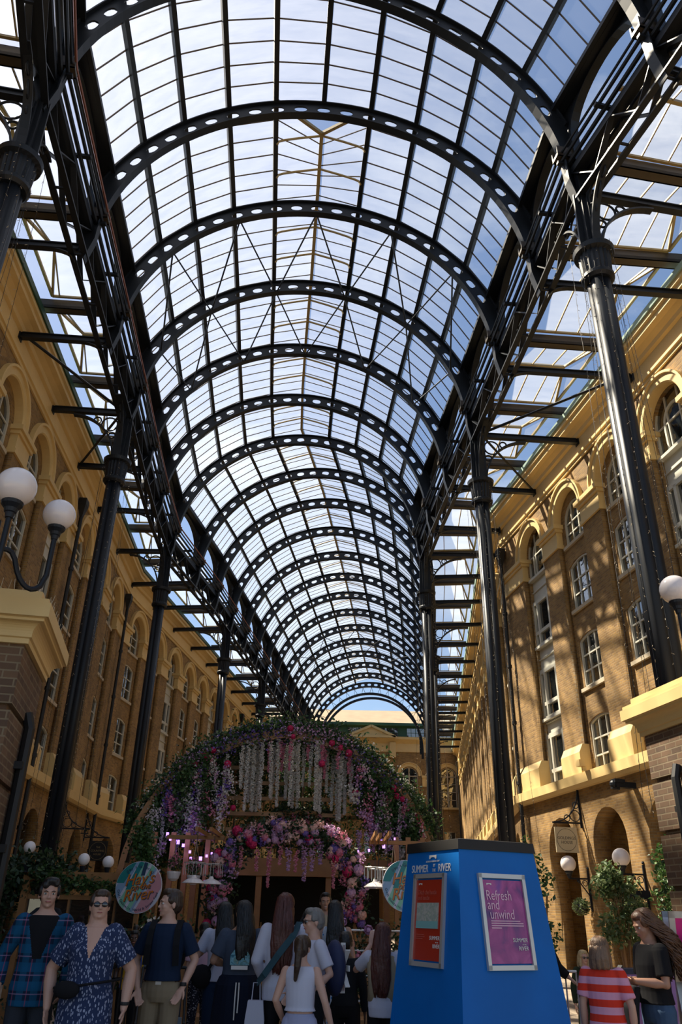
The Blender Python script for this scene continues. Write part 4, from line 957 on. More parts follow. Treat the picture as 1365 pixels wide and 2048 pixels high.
def shell(n, az0, az1, e0, e1, dr=.22): az = rng.uniform(az0, az1, n); el = np.radians(rng.uniform(e0, e1, n)); r = DR-.1+rng.normal(size=n)*dr; return np.stack([DC.x+r*np.cos(el)*np.cos(az), DC.y+r*np.cos(el)*np.sin(az), DZ+r*np.sin(el)], 1)
G.append(shell(7000, -.2, PI+.2, 45, 84)); G.append(shell(5000, .2, PI-.2, 12, 50))
# hanging side masses
for k in range(84):
    sgn = -1 if k % 2 else 1; u = random.random()**.8
    x = DC.x+.15+sgn*(1.55+1.45*u); zt = np.interp(x, [p[0] for p in OUT], [p[1] for p in OUT])-.15; y = 18.1+random.uniform(-.5, .9)
    ln = random.uniform(.7, 1.5); n = 420
    G.append(along([(x, y, zt), (x+random.uniform(-.15,.15), y, zt-ln)], n, .17))
for k in range(14):   # back ring vines
    x = DC.x+random.uniform(-1.5, 1.5); G.append(along([(x, 20+random.random(), 5.0), (x, 20.3, 5.0-random.uniform(.4, 1.6))], 200, .12))
P = np.concatenate(G); stuff(cards('foliage', P-np.array(DC), .095, M['leaf'], dome)); 
P2 = np.concatenate([along(AR, 2500, .3), shell(2000, -.2, PI+.2, 50, 80)]); stuff(cards('foliage', P2-np.array(DC), .09, M['leafd'], dome))
stuff(cards('white_blossoms', np.concatenate([along(AR[1:6], 700, .3), along(AR[8:12], 700, .28), puff((-3.2, 17.9, 4.1), .35, 350), puff((-3.6,17.9,3.5), .3, 260)])-np.array(DC), .05, M['fwhite'], dome, asp=.9))
stuff(cards('purple_blossoms', np.concatenate([along(AR[4:7], 900, .22), along(AR[2:4], 300, .22), along(AR[8:11], 500, .2)])-np.array(DC)+np.array([0,-.12,-.08]), .05, M['fpurple'], dome, asp=.9))
stuff(cards('pink_blossoms', np.concatenate([along(AR[6:9], 900, .22), along(AR[3:5], 250, .25), puff((-3.0,17.9,3.1), .35, 200), puff((.9,17.9,3.4), .35, 260), puff((1.2,17.9,3.0), .3, 200)])-np.array(DC)+np.array([0,-.14,-.05]), .05, M['flilac'], dome, asp=.9))
def sidepts(n, k):
    P = []
    for _ in range(k):
        sgn = random.choice((-1, -1, 1)); x = DC.x+.15+sgn*random.uniform(1.3, 2.9); zt = float(np.interp(x, [p[0] for p in OUT], [p[1] for p in OUT]))-random.uniform(.2, 1.5); P.append(along([(x, 17.62, zt), (x+random.uniform(-.1,.1), 17.62, zt-random.uniform(.2,.6))], n, .09))
    return np.concatenate(P)-np.array(DC)
stuff(cards('white_blossoms', sidepts(55, 46), .05, M['fwhite'], dome, asp=.9)); stuff(cards('pink_blossoms', sidepts(45, 20), .05, M['fpink'], dome, asp=.9)); stuff(cards('lilac_blossoms', sidepts(45, 14), .05, M['flilac'], dome, asp=.9)); stuff(cards('purple_blossoms', sidepts(40, 14), .05, M['fpurple'], dome, asp=.9))
def bloom_mesh(mat_, r, n=26):
    q = MB()
    for k in range(n):
        f = (k+.5)/n; th = math.acos(1-1.6*f); ph = k*2.399; rr = r*(.55+.5*f)
        d = Vector((math.sin(th)*math.cos(ph), math.sin(th)*math.sin(ph), math.cos(th))); t_ = d.cross(Vector((0,0,1))); t_ = t_.normalized() if t_.length > .01 else Vector((1,0,0)); b = d.cross(t_); c = d*rr; w = r*.48
        q.add([c-t_*w-b*w*.6-d*w*.3, c+t_*w-b*w*.6-d*w*.3, c+t_*w*.7+b*w, c-t_*w*.7+b*w, c+b*w*1.1-d*.0], [(0,1,2,3),(3,2,4)])
    q.sphere((0,0,0), r*.6, 8); return q.mesh('rose', mat_)
ROSE = {k: bloom_mesh(M[k], .075) for k in ('fred', 'fpink', 'fpeach', 'fpurple', 'fwhite', 'flilac')}
def faceM(p, s=1.0, base=None):
    d = Vector((random.uniform(-.5,.5), -1, random.uniform(-.3,.5))).to_track_quat('Z', 'Y').to_matrix().to_4x4(); return Matrix.Translation(p) @ d @ Matrix.Scale(s, 4)
for (x, z) in [(-3.4+.05, 4.16), (-2.93, 4.6), (-2.75, 4.74), (-3.1, 4.42), (-1.05, 5.26), (-.97, 5.08), (-.1, 4.95), (.12, 4.85), (.3, 4.75), (1.28, 4.02), (1.35, 3.86), (1.48, 3.8), (1.52, 3.62), (1.6, 3.56), (1.75, 3.42), (-2.4, 4.45), (-2.5, 3.75), (-2.2, 3.55), (-.3, 4.5), (.45, 3.9)]:
    link('rose', ROSE['fred'], dome, Di @ faceM((x, 17.72, z), random.uniform(.8, 1.2)))
def strand_mesh(mt, L, w, n, name='strand'):
    q = MB(); o = [(1,0,0),(0,1,0),(-1,0,0),(0,-1,0)]
    for k in range(n):
        f = random.random()**.85; r = w*(1-.6*f)*math.sqrt(random.random()); a = random.uniform(0, 2*PI); c = Vector((r*math.cos(a), r*math.sin(a), -L*f)); s = random.uniform(.014, .026)
        v = [c+Vector(p)*s for p in o]+[c+Vector((0,0,s*.8)), c-Vector((0,0,s*.8))]
        q.add(v, [(0,1,4),(1,2,4),(2,3,4),(3,0,4),(1,0,5),(2,1,5),(3,2,5),(0,3,5)])
    return q.mesh(name, mt)
SW = [strand_mesh(M['fwhite'], L, .062, int(L*230)) for L in (.6, .9, 1.2, 1.5)]
SP = [strand_mesh(M['fpink'], L, .06, int(L*200)) for L in (.4, .7)]; SLi = [strand_mesh(M['flilac'], L, .07, int(L*220)) for L in (.4, .6)]
def strand(me, x, y, z, par=None, inv=None, name='blossom_strand'): return link(name, me, par or dome, (inv or Di) @ Matrix.Translation((x, y, z)) @ Matrix.Rotation(random.uniform(0, 6), 4, 'Z') @ Matrix.Rotation(random.uniform(-.05, .05), 4, 'X'))
tops = lambda x: float(np.interp(x, [p[0] for p in OUT], [p[1] for p in OUT]))-.28
spec = [(-1.95, 3), (-1.82, 3), (-1.66, 3), (-.94, 3), (-.36, 3), (.14, 3), (-3.45, 2), (-1.85, 3), (-1.78, 3), (-1.72, 3), (-2.1, 1), (-2.0, 1), (-2.05, 1), (-1.15, 2), (-1.08, 2), (-.98, 3), (-.9, 3), (-.86, 2), (-.72, 1), (-.55, 1), (-.42, 3), (-.38, 3), (-.34, 3), (-.2, 1), (.02, 3), (.1, 3), (.18, 2), (.22, 2), (-1.45, 2), (-1.38, 2), (-1.3, 3), (-3.7, 2), (-3.62, 2), (-3.2, 0), (-2.9, 0), (-3.0, 1), (.6, 1), (.8, 0), (1.0, 1), (1.2, 1), (1.42, 3), (1.5, 3), (1.47, 2), (1.1, 0), (-2.5, 1), (-2.45, 1), (-1.9, 2), (.35, 1), (-.05, 2)]
for x, k in spec: strand(SW[k], x, 17.85+random.uniform(-.12, .5), tops(x)+(.0 if k < 3 else .1))
for x, k in [(-1.5, 1), (-1.25, 0), (-1.2, 1), (-1.0, 1), (-.3, 0), (-.25, 1), (-.62, 0), (.05, 0), (.33, 1), (.5, 1), (.3, 0), (-2.7, 0), (-3.3, 0)]: strand(SP[k], x, 17.75+random.uniform(0, .3), tops(x)+.05)
for k in range(14): x = random.choice([random.uniform(-3.6, -2.4), random.uniform(.5, 1.6)]); strand(SLi[k % 2], x, 17.6+random.random()*.4, 3.5+random.uniform(-.5, .6))
# inner hanging planter ring
q = MB(); pts = [(-.75+.62*math.cos(2*PI*k/24), 19.0+.62*math.sin(2*PI*k/24), 3.55) for k in range(24)]; q.tube(pts, .05, 6, close=True)
for k in (0, 6, 12, 18): q.tube([pts[k], (-.75, 19.0, 5.0)], .01, 4)
q.build('planter_ring', M['wood2'], dome, Di); stuff(cards('planter_foliage', along(pts+[pts[0]], 2600, .17)-np.array(DC), .07, M['leafd'], dome))
for k in range(14): a = 2*PI*k/14; strand(SP[k % 2], -.75+.66*math.cos(a), 19.0+.66*math.sin(a), 3.55)
for a_, b_ in (((-2.45, 14.8, 2.85), (-2.45, 17.5, 2.85)), ((-2.2, 14.8, 2.85), (-2.2, 17.5, 2.85)), ((.75, 14.8, 2.85), (.75, 17.5, 2.85)), ((1.0, 14.8, 2.85), (1.0, 17.5, 2.85)), ((.85, 15.2, 2.85), (.85, 17.5, 2.85)), ((-3.2, 16.0, 2.8), (-2.1, 16.0, 2.8)), ((.7, 16.25, 2.8), (1.7, 16.25, 2.8))):
    q = MB(); q.bar(a_, b_, .05, .07); q.build('cross_beam', M['wood'], dome, Di)
# violet effect lights
for x, z, s in [(-3.45, 2.95, .06), (-3.38, 2.85, .05), (-3.22, 2.80, .08), (-3.1, 2.74, .06), (-2.95, 2.62, .05), (-2.92, 2.5, .05), (-2.72, 2.5, .07), (-2.6, 2.55, .05), (-2.5, 2.6, .04), (.98, 2.9, .05), (1.02, 2.8, .07), (.72, 2.72, .05), (.5, 2.7, .04), (1.25, 2.95, .04)]:
    q = MB(); q.box((x-s*.3, 17.2, z-s*.5), (x+s*.5, 17.24, z+s*.5), M=None); q.build('violet_light', M['violet'], dome, Di)
for x, z, p in ((-3.2, 2.8, 4), (-2.75, 2.55, 3), (1.0, 2.85, 4)):
    ld = bpy.data.lights.new('violet_lamp', 'POINT'); ld.energy = p; ld.color = (.5, .3, 1.0); ld.shadow_soft_size = .05; lo = bpy.data.objects.new('violet_lamp', ld); COL.objects.link(lo); lo.location = (x, 17.0, z)
    tag(lo, 'small violet effect lamp hidden in the dome foliage', 'lamp', 'violet effect lamps')

# ------------------------------------------------------------------ pink flower arch
AV = [(-2.12, 1.5), (-2.12, 1.8), (-2.06, 2.35), (-1.82, 2.75), (-1.4, 2.9), (-.95, 2.93), (-.45, 2.88), (.05, 2.72), (.32, 2.3), (.42, 1.85), (.42, 1.5)]
fa = empty('flower_arch', loc=(-.85, 16, 0), label='arch of pink and purple artificial flowers above the bar entrance', cat='flower arch'); Fi = Matrix.Translation((.85, -16, 0))
AP = [Vector((x, 16, z)) for x, z in AV]
q = MB(); q.tube([(-2.12, 16, 0)]+AP+[(.42, 16, 0)], .04, 6); q.build('hoop', M['wood'], fa, Fi)
o_ = np.array((-.85, 16, 0)); stuff(cards('foliage', along(AP, 6500, .24)-o_, .085, M['leafd'], fa))
for k in range(100):
    f = (k+random.random())/100*(len(AP)-1); i = min(int(f), len(AP)-2); p = AP[i].lerp(AP[i+1], f-i)+Vector((random.uniform(-.17,.17), -.12-random.uniform(0,.08), random.uniform(-.17,.17)))
    c = random.choices(['fpink', 'fpeach', 'fred', 'fpurple', 'flilac'], [3, 3, 2, 3, 3])[0]; link('bloom', ROSE[c], fa, Fi @ faceM(p, random.uniform(.7, 1.5)))
for c, m_ in (('purple_cluster', 'fpurple'), ('lilac_cluster', 'flilac'), ('pink_cluster', 'fpink'), ('peach_cluster', 'fpeach')):
    pts = []
    for k in range(12): f = random.uniform(0, len(AP)-1.01); i = int(f); p = AP[i].lerp(AP[i+1], f-i)+Vector((random.uniform(-.2,.2), -.15, random.uniform(-.15,.2))); pts.append(puff(p, .11, 70))
    stuff(cards(c, np.concatenate(pts)-o_, .045, M[m_], fa, asp=.95))
for x in (-1.9, -1.75, -1.2, -1.0, -.85, -.7, -.55, -.4, -.25, .0, .15, -1.45): strand(random.choice(SLi+SP), x, 15.85, 2.72+random.uniform(-.1, .05), fa, Fi)
for x, z in ((-1.55, 3.0), (-1.15, 3.02), (-1.2, 3.1), (-.3, 3.05), (.0, 2.95), (.25, 2.75), (-1.95, 2.85), (.5, 2.5)): stuff(cards('plume', puff((x, 15.95, z), .12, 110)-o_, .045, M['fpeach'] if x < 0 else M['flilac'], fa, asp=.95))

# ------------------------------------------------------------------ bar beneath the dome
bar = empty('bar_counter', loc=(-.9, 19.2, 0), label='dark bar with timber counter beneath the flower dome', cat='bar'); Bi = Matrix.Translation((.9, -19.2, 0))
q = MB(); q.box((-2.9, 18.3, 0), (1.0, 18.9, 1.05)); 
q.build('counter', M['wood'], bar, Bi); q = MB(); q.box((-3.0, 18.2, 1.05), (1.1, 19.0, 1.12)); q.build('worktop', M['wood2'], bar, Bi)
q = MB(); q.box((-3.0, 20.6, 0), (1.2, 20.7, 2.5)); q.box((-3.0, 18.4, 2.35), (1.2, 20.7, 2.5)); q.box((-3.1, 18.3, 2.25), (1.3, 18.4, 2.6)); q.build('canopy', M['wood'], bar, Bi)
q = MB(); q.box((-2.9, 20.3, 1.2), (1.1, 20.6, 2.3)); q.build('back_shelf', M['dark'], bar, Bi)
for x in (-3.0, -1.6, -.1, 1.15): q = MB(); q.box((x-.06, 18.35, 0), (x+.06, 18.47, 2.3)); q.build('post', M['wood'], bar, Bi)
for k in range(26):
    x = -2.7+k*.145+random.uniform(-.03,.03); q = MB(); h = random.uniform(.2, .3); q.lathe([(.035, 0), (.035, h*.6), (.014, h*.75), (.014, h)], (0,0,0), 10)
    tag(q.build('bottle', random.choice([M['leafd'], M['wood'], M['globe'], M['copper'], M['iron']]), M=Matrix.Translation((x, 18.6, 1.12))), 'small bottle on the shadowed bar counter, %s from the left' % (['leftmost', 'second', 'third', 'fourth', 'fifth', 'sixth', 'seventh', 'eighth', 'ninth', 'tenth', 'eleventh', 'twelfth', 'thirteenth', 'fourteenth', 'fifteenth', 'sixteenth', 'seventeenth', 'eighteenth', 'nineteenth', 'twentieth', 'twenty-first', 'twenty-second', 'twenty-third', 'twenty-fourth', 'twenty-fifth', 'twenty-sixth'][k]), 'bottle', 'bottles on the bar')
for k, (x, y) in enumerate(((-2.45, 15.0), (-2.2, 15.4), (.75, 15.2), (1.0, 15.6), (.85, 15.9))):
    t = empty('dish_pendant', loc=(x, y, 1.98), label='white dish pendant lamp, %s' % ['left one of the two left of the flower arch', 'right one of the two left of the flower arch', 'leftmost of the three right of the flower arch', 'rightmost of the three right of the flower arch', 'middle of the three right of the flower arch'][k], cat='pendant lamp', group='dish pendant lamps beside the flower arch')
    q = MB(); q.lathe([(.20, 0), (.20, .01), (.13, .06), (.05, .09), (.03, .13)], n=20); q.build('lamp_shade', M['globe'], t)
    q = MB(); q.tube([(0, 0, .12), (0, 0, .84)], .006, 5); q.build('cord', M['iron'], t)
    q = MB(); n = 8
    for j in range(n): a = 2*PI*j/n; q.bar((.19*math.cos(a), .19*math.sin(a), .13), (.19*math.cos(a), .19*math.sin(a), .33), .006, .006)
    q.tube([(.19*math.cos(2*PI*j/16), .19*math.sin(2*PI*j/16), .33) for j in range(16)], .005, 4, close=True); q.build('wire_basket', M['alu'], t)
for k, (x, y, z) in enumerate(((-3.0, 16.0, 2.2), (-2.62, 16.0, 2.14), (1.15, 16.2, 2.15), (1.45, 16.3, 2.2))):
    t = empty('hanging_pot', loc=(x, y, z), label='white hanging pot trailing pink flowers, %s' % ['leftmost of the left pair', 'right one of the left pair', 'left one of the right pair', 'rightmost beside the pyramid'][k], cat='plant pot')
    q = MB(); q.lathe([(.05, -.16), (.10, -.12), (.13, -.02), (.13, .0)], n=18); q.build('pot', M['globe'], t)
    q = MB(); [q.tube([(.12*math.cos(a), .12*math.sin(a), 0), (0, 0, .6)], .004, 4) for a in (0, 2.1, 4.2)]; q.build('cord', M['sill'], t)
    stuff(cards('foliage', puff((0, 0, .12), .16, 160), .07, M['leaf'], t)); stuff(cards('blossoms', puff((0, -.03, .18), .14, 130), .045, M['fpink'], t, asp=.9))

# ------------------------------------------------------------------ timber trellis enclosure on the left
tr = empty('timber_trellis', loc=(-3.6, 12.4, 0), label='timber framed glazed trellis beside the left walkway', cat='trellis'); Ti = Matrix.Translation((3.6, -12.4, 0))
q = MB(); q.box((-4.45, 12.35, 1.90), (-2.6, 12.45, 2.02)); q.box((-4.45, 12.35, 1.66), (-2.75, 12.42, 1.72)); q.box((-4.45, 12.35, .5), (-2.6, 12.43, .58))
for x in (-4.42, -2.65): q.box((x-.05, 12.33, 0), (x+.05, 12.45, 2.0))
q.build('frame', M['wood'], tr, Ti)
q = MB()
for x in np.arange(-4.1, -2.7, .33): q.box((x-.015, 12.36, .55), (x+.015, 12.40, 1.68))
for z in (.93, 1.3): q.box((-4.4, 12.36, z-.015), (-2.7, 12.40, z+.015))
q.build('glazing_bars', M['wood'], tr, Ti)
q = MB(); q.box((-4.38, 12.40, .58), (-2.7, 12.41, 1.66)); q.build('pane', M['pane'], tr, Ti)
q = MB()
for k in range(9): q.box((-2.6+.95*k*.62-.03, 16.9, 0), (-2.6+.95*k*.62+.05, 17.0, 2.4))
tag(q.build('timber_screen', M['wood']), 'row of upright timber studs under the dome', 'screen') if False else None
for k, x in enumerate((-3.75, -3.35, -3.05, -2.62, 1.3, 1.55, 1.85)):
    q = MB(); q.box((x-.05, 17.4, 0), (x+.05, 17.5, 3.0)); q.build('post', M['wood'], dome, Di)
def bush(name, pts, n, r, m, size, label, cat, extra=None):
    t = empty(name, loc=(pts[0][0], pts[0][1], 0), label=label, cat=cat); o = np.array((pts[0][0], pts[0][1], 0))
    stuff(cards('foliage', along(pts, n, r)-o, size, m, t)); 
    if extra: extra(t, o)
    return t
def stems(t, o, lst, rad=.015):
    q = MB(); [q.tube([Vector(p)-Vector(o) for p in s], rad, 5) for s in lst]; q.build('stem', M['wood'], t)
bush('climbing_shrub', [(-5.1, 12.5, .3), (-5.0, 12.5, 1.5), (-4.6, 12.5, 2.0), (-3.9, 12.5, 2.0)], 4600, .30, M['leafd'], .09, 'dark leafy shrub beside gate pier and timber trellis', 'shrub')
bush('trailing_vine', [(-4.3, 12.3, 2.0), (-3.6, 12.3, 1.85), (-2.8, 12.3, 1.8), (-2.6, 12.3, 1.2)], 1500, .12, M['leaf'], .07, 'green vine trailing along the timber trellis beam', 'vine')
bush('climbing_shrub', [(-3.4, 14.5, 1.9), (-3.2, 14.5, 2.3), (-3.35, 14.5, 2.75), (-3.3, 14.5, 2.5)], 1500, .2, M['leaf'], .08, 'leafy climber above the left round sign', 'shrub')
bush('flower_border', [(-4.0, 11.8, .4), (-3.0, 12.2, .9), (-2.5, 13.0, 1.1), (-2.1, 14.0, .8)], 3500, .38, M['leafd'], .08, 'mixed green planting behind the strollers and railing', 'plants', lambda t, o: (stuff(cards('white_flowers', puff((-2.45, 12.0, 1.25), .22, 160)-o, .05, M['fwhite'], t, asp=.95)), stuff(cards('pink_flowers', puff((-2.1, 12.3, 1.15), .18, 120)-o, .05, M['fpink'], t, asp=.95))))
for k, (x, y, z, lb) in enumerate(((-3.66, 12.4, 2.13, 'white globe lamp on the timber trellis, left of two'), (-3.30, 12.4, 2.10, 'white globe lamp on the timber trellis, right of two'), (-4.45, 12.3, 2.27, 'white globe lamp half hidden in the shrub at left'))):
    t = empty('globe_lamp', loc=(x, y, 1.9), label=lb, cat='lamp'); q = MB(); q.sphere((0, 0, z-1.9+.06), .085, 18); q.build('globe', M['globe'], t, None, True); q = MB(); q.lathe([(.04, .1), (.03, .12), (.05, .2)], n=10); q.build('holder', M['iron'], t)
# right side plants
def tree(base, H, crown, n, m, label, lean=(0, 0), size=.085):
    t = empty('potted_tree', loc=(*base, 0), label=label, cat='tree')
    q = MB(); q.lathe([(.2, 0), (.26, .45), (.28, .5), (.23, .5), (.2, .44)], n=20); q.build('pot', M['black'], t)
    q = MB()
    for k in range(3): a = k*2.1; q.tube([(.03*math.cos(a), .03*math.sin(a), .4), (.08*math.cos(a), .08*math.sin(a), H*.5), (.15*math.cos(a)+lean[0]*.5, .15*math.sin(a), H*.75)], .016, 6)
    C = []
    for k in range(crown[3]):
        a = random.uniform(0, 2*PI); f = random.random(); c = Vector((lean[0]*f+crown[0]*math.cos(a)*random.random(), lean[1]*f+crown[0]*math.sin(a)*random.random(), crown[1]+(crown[2]-crown[1])*f)); C.append(c)
        q.tube([(0, 0, max(.6, c.z-.7)), c*.5+Vector((0, 0, c.z*.5)), c], .006, 4)
    q.build('trunk', M['wood2'], t); stuff(cards('foliage', np.concatenate([puff(c, .2, n//len(C)) for c in C]), size, m, t)); return t
tree((4.66, 14.0), 2.4, (.40, 1.2, 2.30, 26), 2400, M['leafp'], 'slender leafy tree in front of the second sunlit arch')
tree((5.35, 13.0), 2.8, (.5, .9, 2.6, 30), 3000, M['leaf'], 'leafy tree at the right edge before the third arch', size=.08)
tree((2.95, 12.4), 2.5, (.2, .9, 2.5, 12), 520, M['leaf'], 'thin leafy tree rising just behind the blue pyramid')
def planter(Mx, x, z, label):
    t = empty('hanging_planter', Mx @ Matrix.Translation((x, .35, z)), label=label, cat='planter')
    q = MB(); q.sphere((0, 0, 0), (.26, .2, .16), 14); q.bar((0, -.35, .05), (0, 0, .05), .04, .04); q.build('basket', M['black'], t)
    stuff(cards('foliage', puff((0, 0, .08), .38, 900)*np.array([1,.7,.7]), .075, M['leafp'], t))
planter(WR0, -4.72, 1.85, 'round leafy wall planter below the farther globe lamp'); planter(WR0, -8.05, 1.85, 'leafy wall planter below the nearer globe lamp')

# ------------------------------------------------------------------ people
SK = {'fair': mat('skin_fair', (0.52, 0.30, 0.22), .5), 'tan': mat('skin_tan', (0.38, 0.20, 0.13), .5), 'brown': mat('skin_brown', (0.20, 0.095, 0.05), .5), 'dark': mat('skin_dark', (0.09, 0.042, 0.024), .45)}
HR = {k: mat('hair_'+k, c, .45, noise=.35, nscale=30, bump=.4) for k, c in dict(black=(.008,.007,.007), brown=(.035,.018,.010), red=(.075,.018,.012), grey=(.16,.15,.14), blonde=(.45,.33,.17), light=(.16,.09,.05), curl=(.10,.045,.022)).items()}
M['eyew'] = mat('eye_white', (.55,.52,.5), .2); M['iris'] = mat('iris', (.02,.015,.01), .15); M['lip'] = mat('lips', (.36,.12,.11), .4); M['lens'] = mat('sunglass_lens', (.01,.01,.015), .05, spec=1.0)
def cloth(name, c, **k): return mat(name, c, .85, spec=.2, **k)
def plaid():
    m = cloth('blue_plaid', (.02,.1,.2)); t = m.node_tree; b = t.nodes['Principled BSDF']; c = t.nodes.new('ShaderNodeTexCoord'); s = t.nodes.new('ShaderNodeSeparateXYZ'); t.links.new(c.outputs['Object'], s.inputs[0]); prev = None
    def band(ax, per, w, off=0.0):
        a = t.nodes.new('ShaderNodeMath'); a.operation = 'MULTIPLY_ADD'; a.inputs[1].default_value = 1/per; a.inputs[2].default_value = off; t.links.new(s.outputs[ax], a.inputs[0])
        f = t.nodes.new('ShaderNodeMath'); f.operation = 'FRACT'; t.links.new(a.outputs[0], f.inputs[0]); g = t.nodes.new('ShaderNodeMath'); g.operation = 'LESS_THAN'; g.inputs[1].default_value = w; t.links.new(f.outputs[0], g.inputs[0]); return g.outputs[0]
    col = (0.006, 0.02, 0.05, 1)
    def mixin(prev, fac, c, k=1.0):
        x = t.nodes.new('ShaderNodeMix'); x.data_type = 'RGBA'
        if isinstance(prev, tuple): x.inputs[6].default_value = prev
        else: t.links.new(prev, x.inputs[6])
        x.inputs[7].default_value = c; q = t.nodes.new('ShaderNodeMath'); q.operation = 'MULTIPLY'; q.inputs[1].default_value = k; t.links.new(fac, q.inputs[0]); t.links.new(q.outputs[0], x.inputs[0]); return x.outputs[2]
    p = mixin(col, band(0, .11, .5), (0.006, .07, .15, 1), .75); p = mixin(p, band(2, .13, .5), (0.006, .09, .20, 1), .65); p = mixin(p, band(0, .11, .07, .3), (.25, .06, .12, 1), .6); p = mixin(p, band(2, .13, .06, .2), (.3, .2, .35, 1), .5)
    t.links.new(p, b.inputs['Base Color']); return m
def spots(name, base, ink, scale, thr=.28, stretch=1.0):
    m = cloth(name, base); t = m.node_tree; b = t.nodes['Principled BSDF']; c = t.nodes.new('ShaderNodeTexCoord'); mp = t.nodes.new('ShaderNodeMapping'); mp.inputs['Scale'].default_value = (1, 1, stretch); mp.inputs['Rotation'].default_value = (.3, .5, .2)
    v = t.nodes.new('ShaderNodeTexVoronoi'); v.inputs['Scale'].default_value = scale; r = t.nodes.new('ShaderNodeMath'); r.operation = 'LESS_THAN'; r.inputs[1].default_value = thr
    x = t.nodes.new('ShaderNodeMix'); x.data_type = 'RGBA'; x.inputs[6].default_value = (*base, 1); x.inputs[7].default_value = (*ink, 1)
    t.links.new(c.outputs['Object'], mp.inputs[0]); t.links.new(mp.outputs[0], v.inputs['Vector']); t.links.new(v.outputs['Distance'], r.inputs[0]); t.links.new(r.outputs[0], x.inputs[0]); t.links.new(x.outputs[2], b.inputs['Base Color']); return m
def stripes(name, a_, b_, per, ax, w=.5):
    m = cloth(name, a_); t = m.node_tree; b = t.nodes['Principled BSDF']; c = t.nodes.new('ShaderNodeTexCoord'); s = t.nodes.new('ShaderNodeSeparateXYZ'); t.links.new(c.outputs['Object'], s.inputs[0])
    a = t.nodes.new('ShaderNodeMath'); a.operation = 'MULTIPLY'; a.inputs[1].default_value = 1/per; t.links.new(s.outputs[ax], a.inputs[0]); f = t.nodes.new('ShaderNodeMath'); f.operation = 'FRACT'; t.links.new(a.outputs[0], f.inputs[0])
    g = t.nodes.new('ShaderNodeMath'); g.operation = 'LESS_THAN'; g.inputs[1].default_value = w; t.links.new(f.outputs[0], g.inputs[0]); x = t.nodes.new('ShaderNodeMix'); x.data_type = 'RGBA'; x.inputs[6].default_value = (*a_, 1); x.inputs[7].default_value = (*b_, 1)
    t.links.new(g.outputs[0], x.inputs[0]); t.links.new(x.outputs[2], b.inputs['Base Color']); return m
CL = dict(plaid=plaid(), dress=spots('navy_leaf_print', (.022,.035,.09), (.30,.33,.45), 62, .34, .45), navy=cloth('navy_cotton', (.008,.018,.045)), slate=cloth('slate_cotton', (.05,.065,.10)), dnavy=cloth('dark_navy', (.006,.010,.025)),
 white=cloth('white_cotton', (.50,.50,.60)), khaki=cloth('khaki_chino', (.22,.17,.11)), black=cloth('black_cloth', (.008,.008,.010)), grey=cloth('charcoal_denim', (.03,.034,.045)), jean=cloth('blue_denim', (.05,.09,.16), noise=.3, nscale=9), djean=cloth('dark_denim', (.012,.03,.07)), 
 beige=cloth('beige_knit', (.36,.29,.2)), red=stripes('red_pink_stripes', (.62,.30,.42), (.62,.04,.02), .125, 2, .5), jersey=stripes('yellow_blue_stripes', (.55,.30,.02), (.03,.07,.30), .07, 0, .38), green=cloth('dark_green_dress', (.02,.028,.014)), floral=spots('blue_floral', (.42,.46,.52), (.04,.18,.42), 22, .35), pink=cloth('pale_pink_top', (.45,.28,.33)),
 patt=spots('speckled_trousers', (.012,.012,.02), (.3,.3,.35), 40, .3), lav=cloth('pale_lavender_shorts', (.32,.33,.48)), strap=cloth('teal_strap', (.03,.07,.09)), brown=cloth('brown_leather', (.05,.02,.012)), hood=cloth('charcoal_hoodie', (.012,.014,.018)), shoe=cloth('white_trainer', (.45,.45,.45)))
def remesh(q, name, mats, vox, smooth=3, split=None):
    me = q.mesh('tmp', mats if isinstance(mats, (list, tuple)) else [mats]); ob = bpy.data.objects.new('tmp', me); COL.objects.link(ob)
    r = ob.modifiers.new('r', 'REMESH'); r.mode = 'VOXEL'; r.voxel_size = vox; r.use_smooth_shade = True
    s = ob.modifiers.new('s', 'SMOOTH'); s.factor = .5; s.iterations = smooth
    dg = bpy.context.evaluated_depsgraph_get(); out = bpy.data.meshes.new_from_object(ob.evaluated_get(dg), depsgraph=dg)
    bpy.data.objects.remove(ob); bpy.data.meshes.remove(me); out.name = name
    out.materials.clear()
    for m in (mats if isinstance(mats, (list, tuple)) else [mats]): out.materials.append(m)
    if split:
        n = len(out.polygons); c = np.empty(n*3); out.polygons.foreach_get('center', c); c = c.reshape(-1, 3); idx = np.array([split(*p) for p in c], dtype=np.int32); out.polygons.foreach_set('material_index', idx)
    else: out.polygons.foreach_set('material_index', np.zeros(len(out.polygons), dtype=np.int32))
    return out
def ell(c, rx, ry, n=20, tilt=None):
    return [Vector((c[0]+rx*math.cos(2*PI*k/n), c[1]+ry*math.sin(2*PI*k/n), c[2])) for k in range(n)]
def limb(q, pts, rs, n=12, caps=True):
    q.tube(pts, rs, n)
    if caps:
        for p, r in zip(pts, rs): q.sphere(p, r*.985, 12)
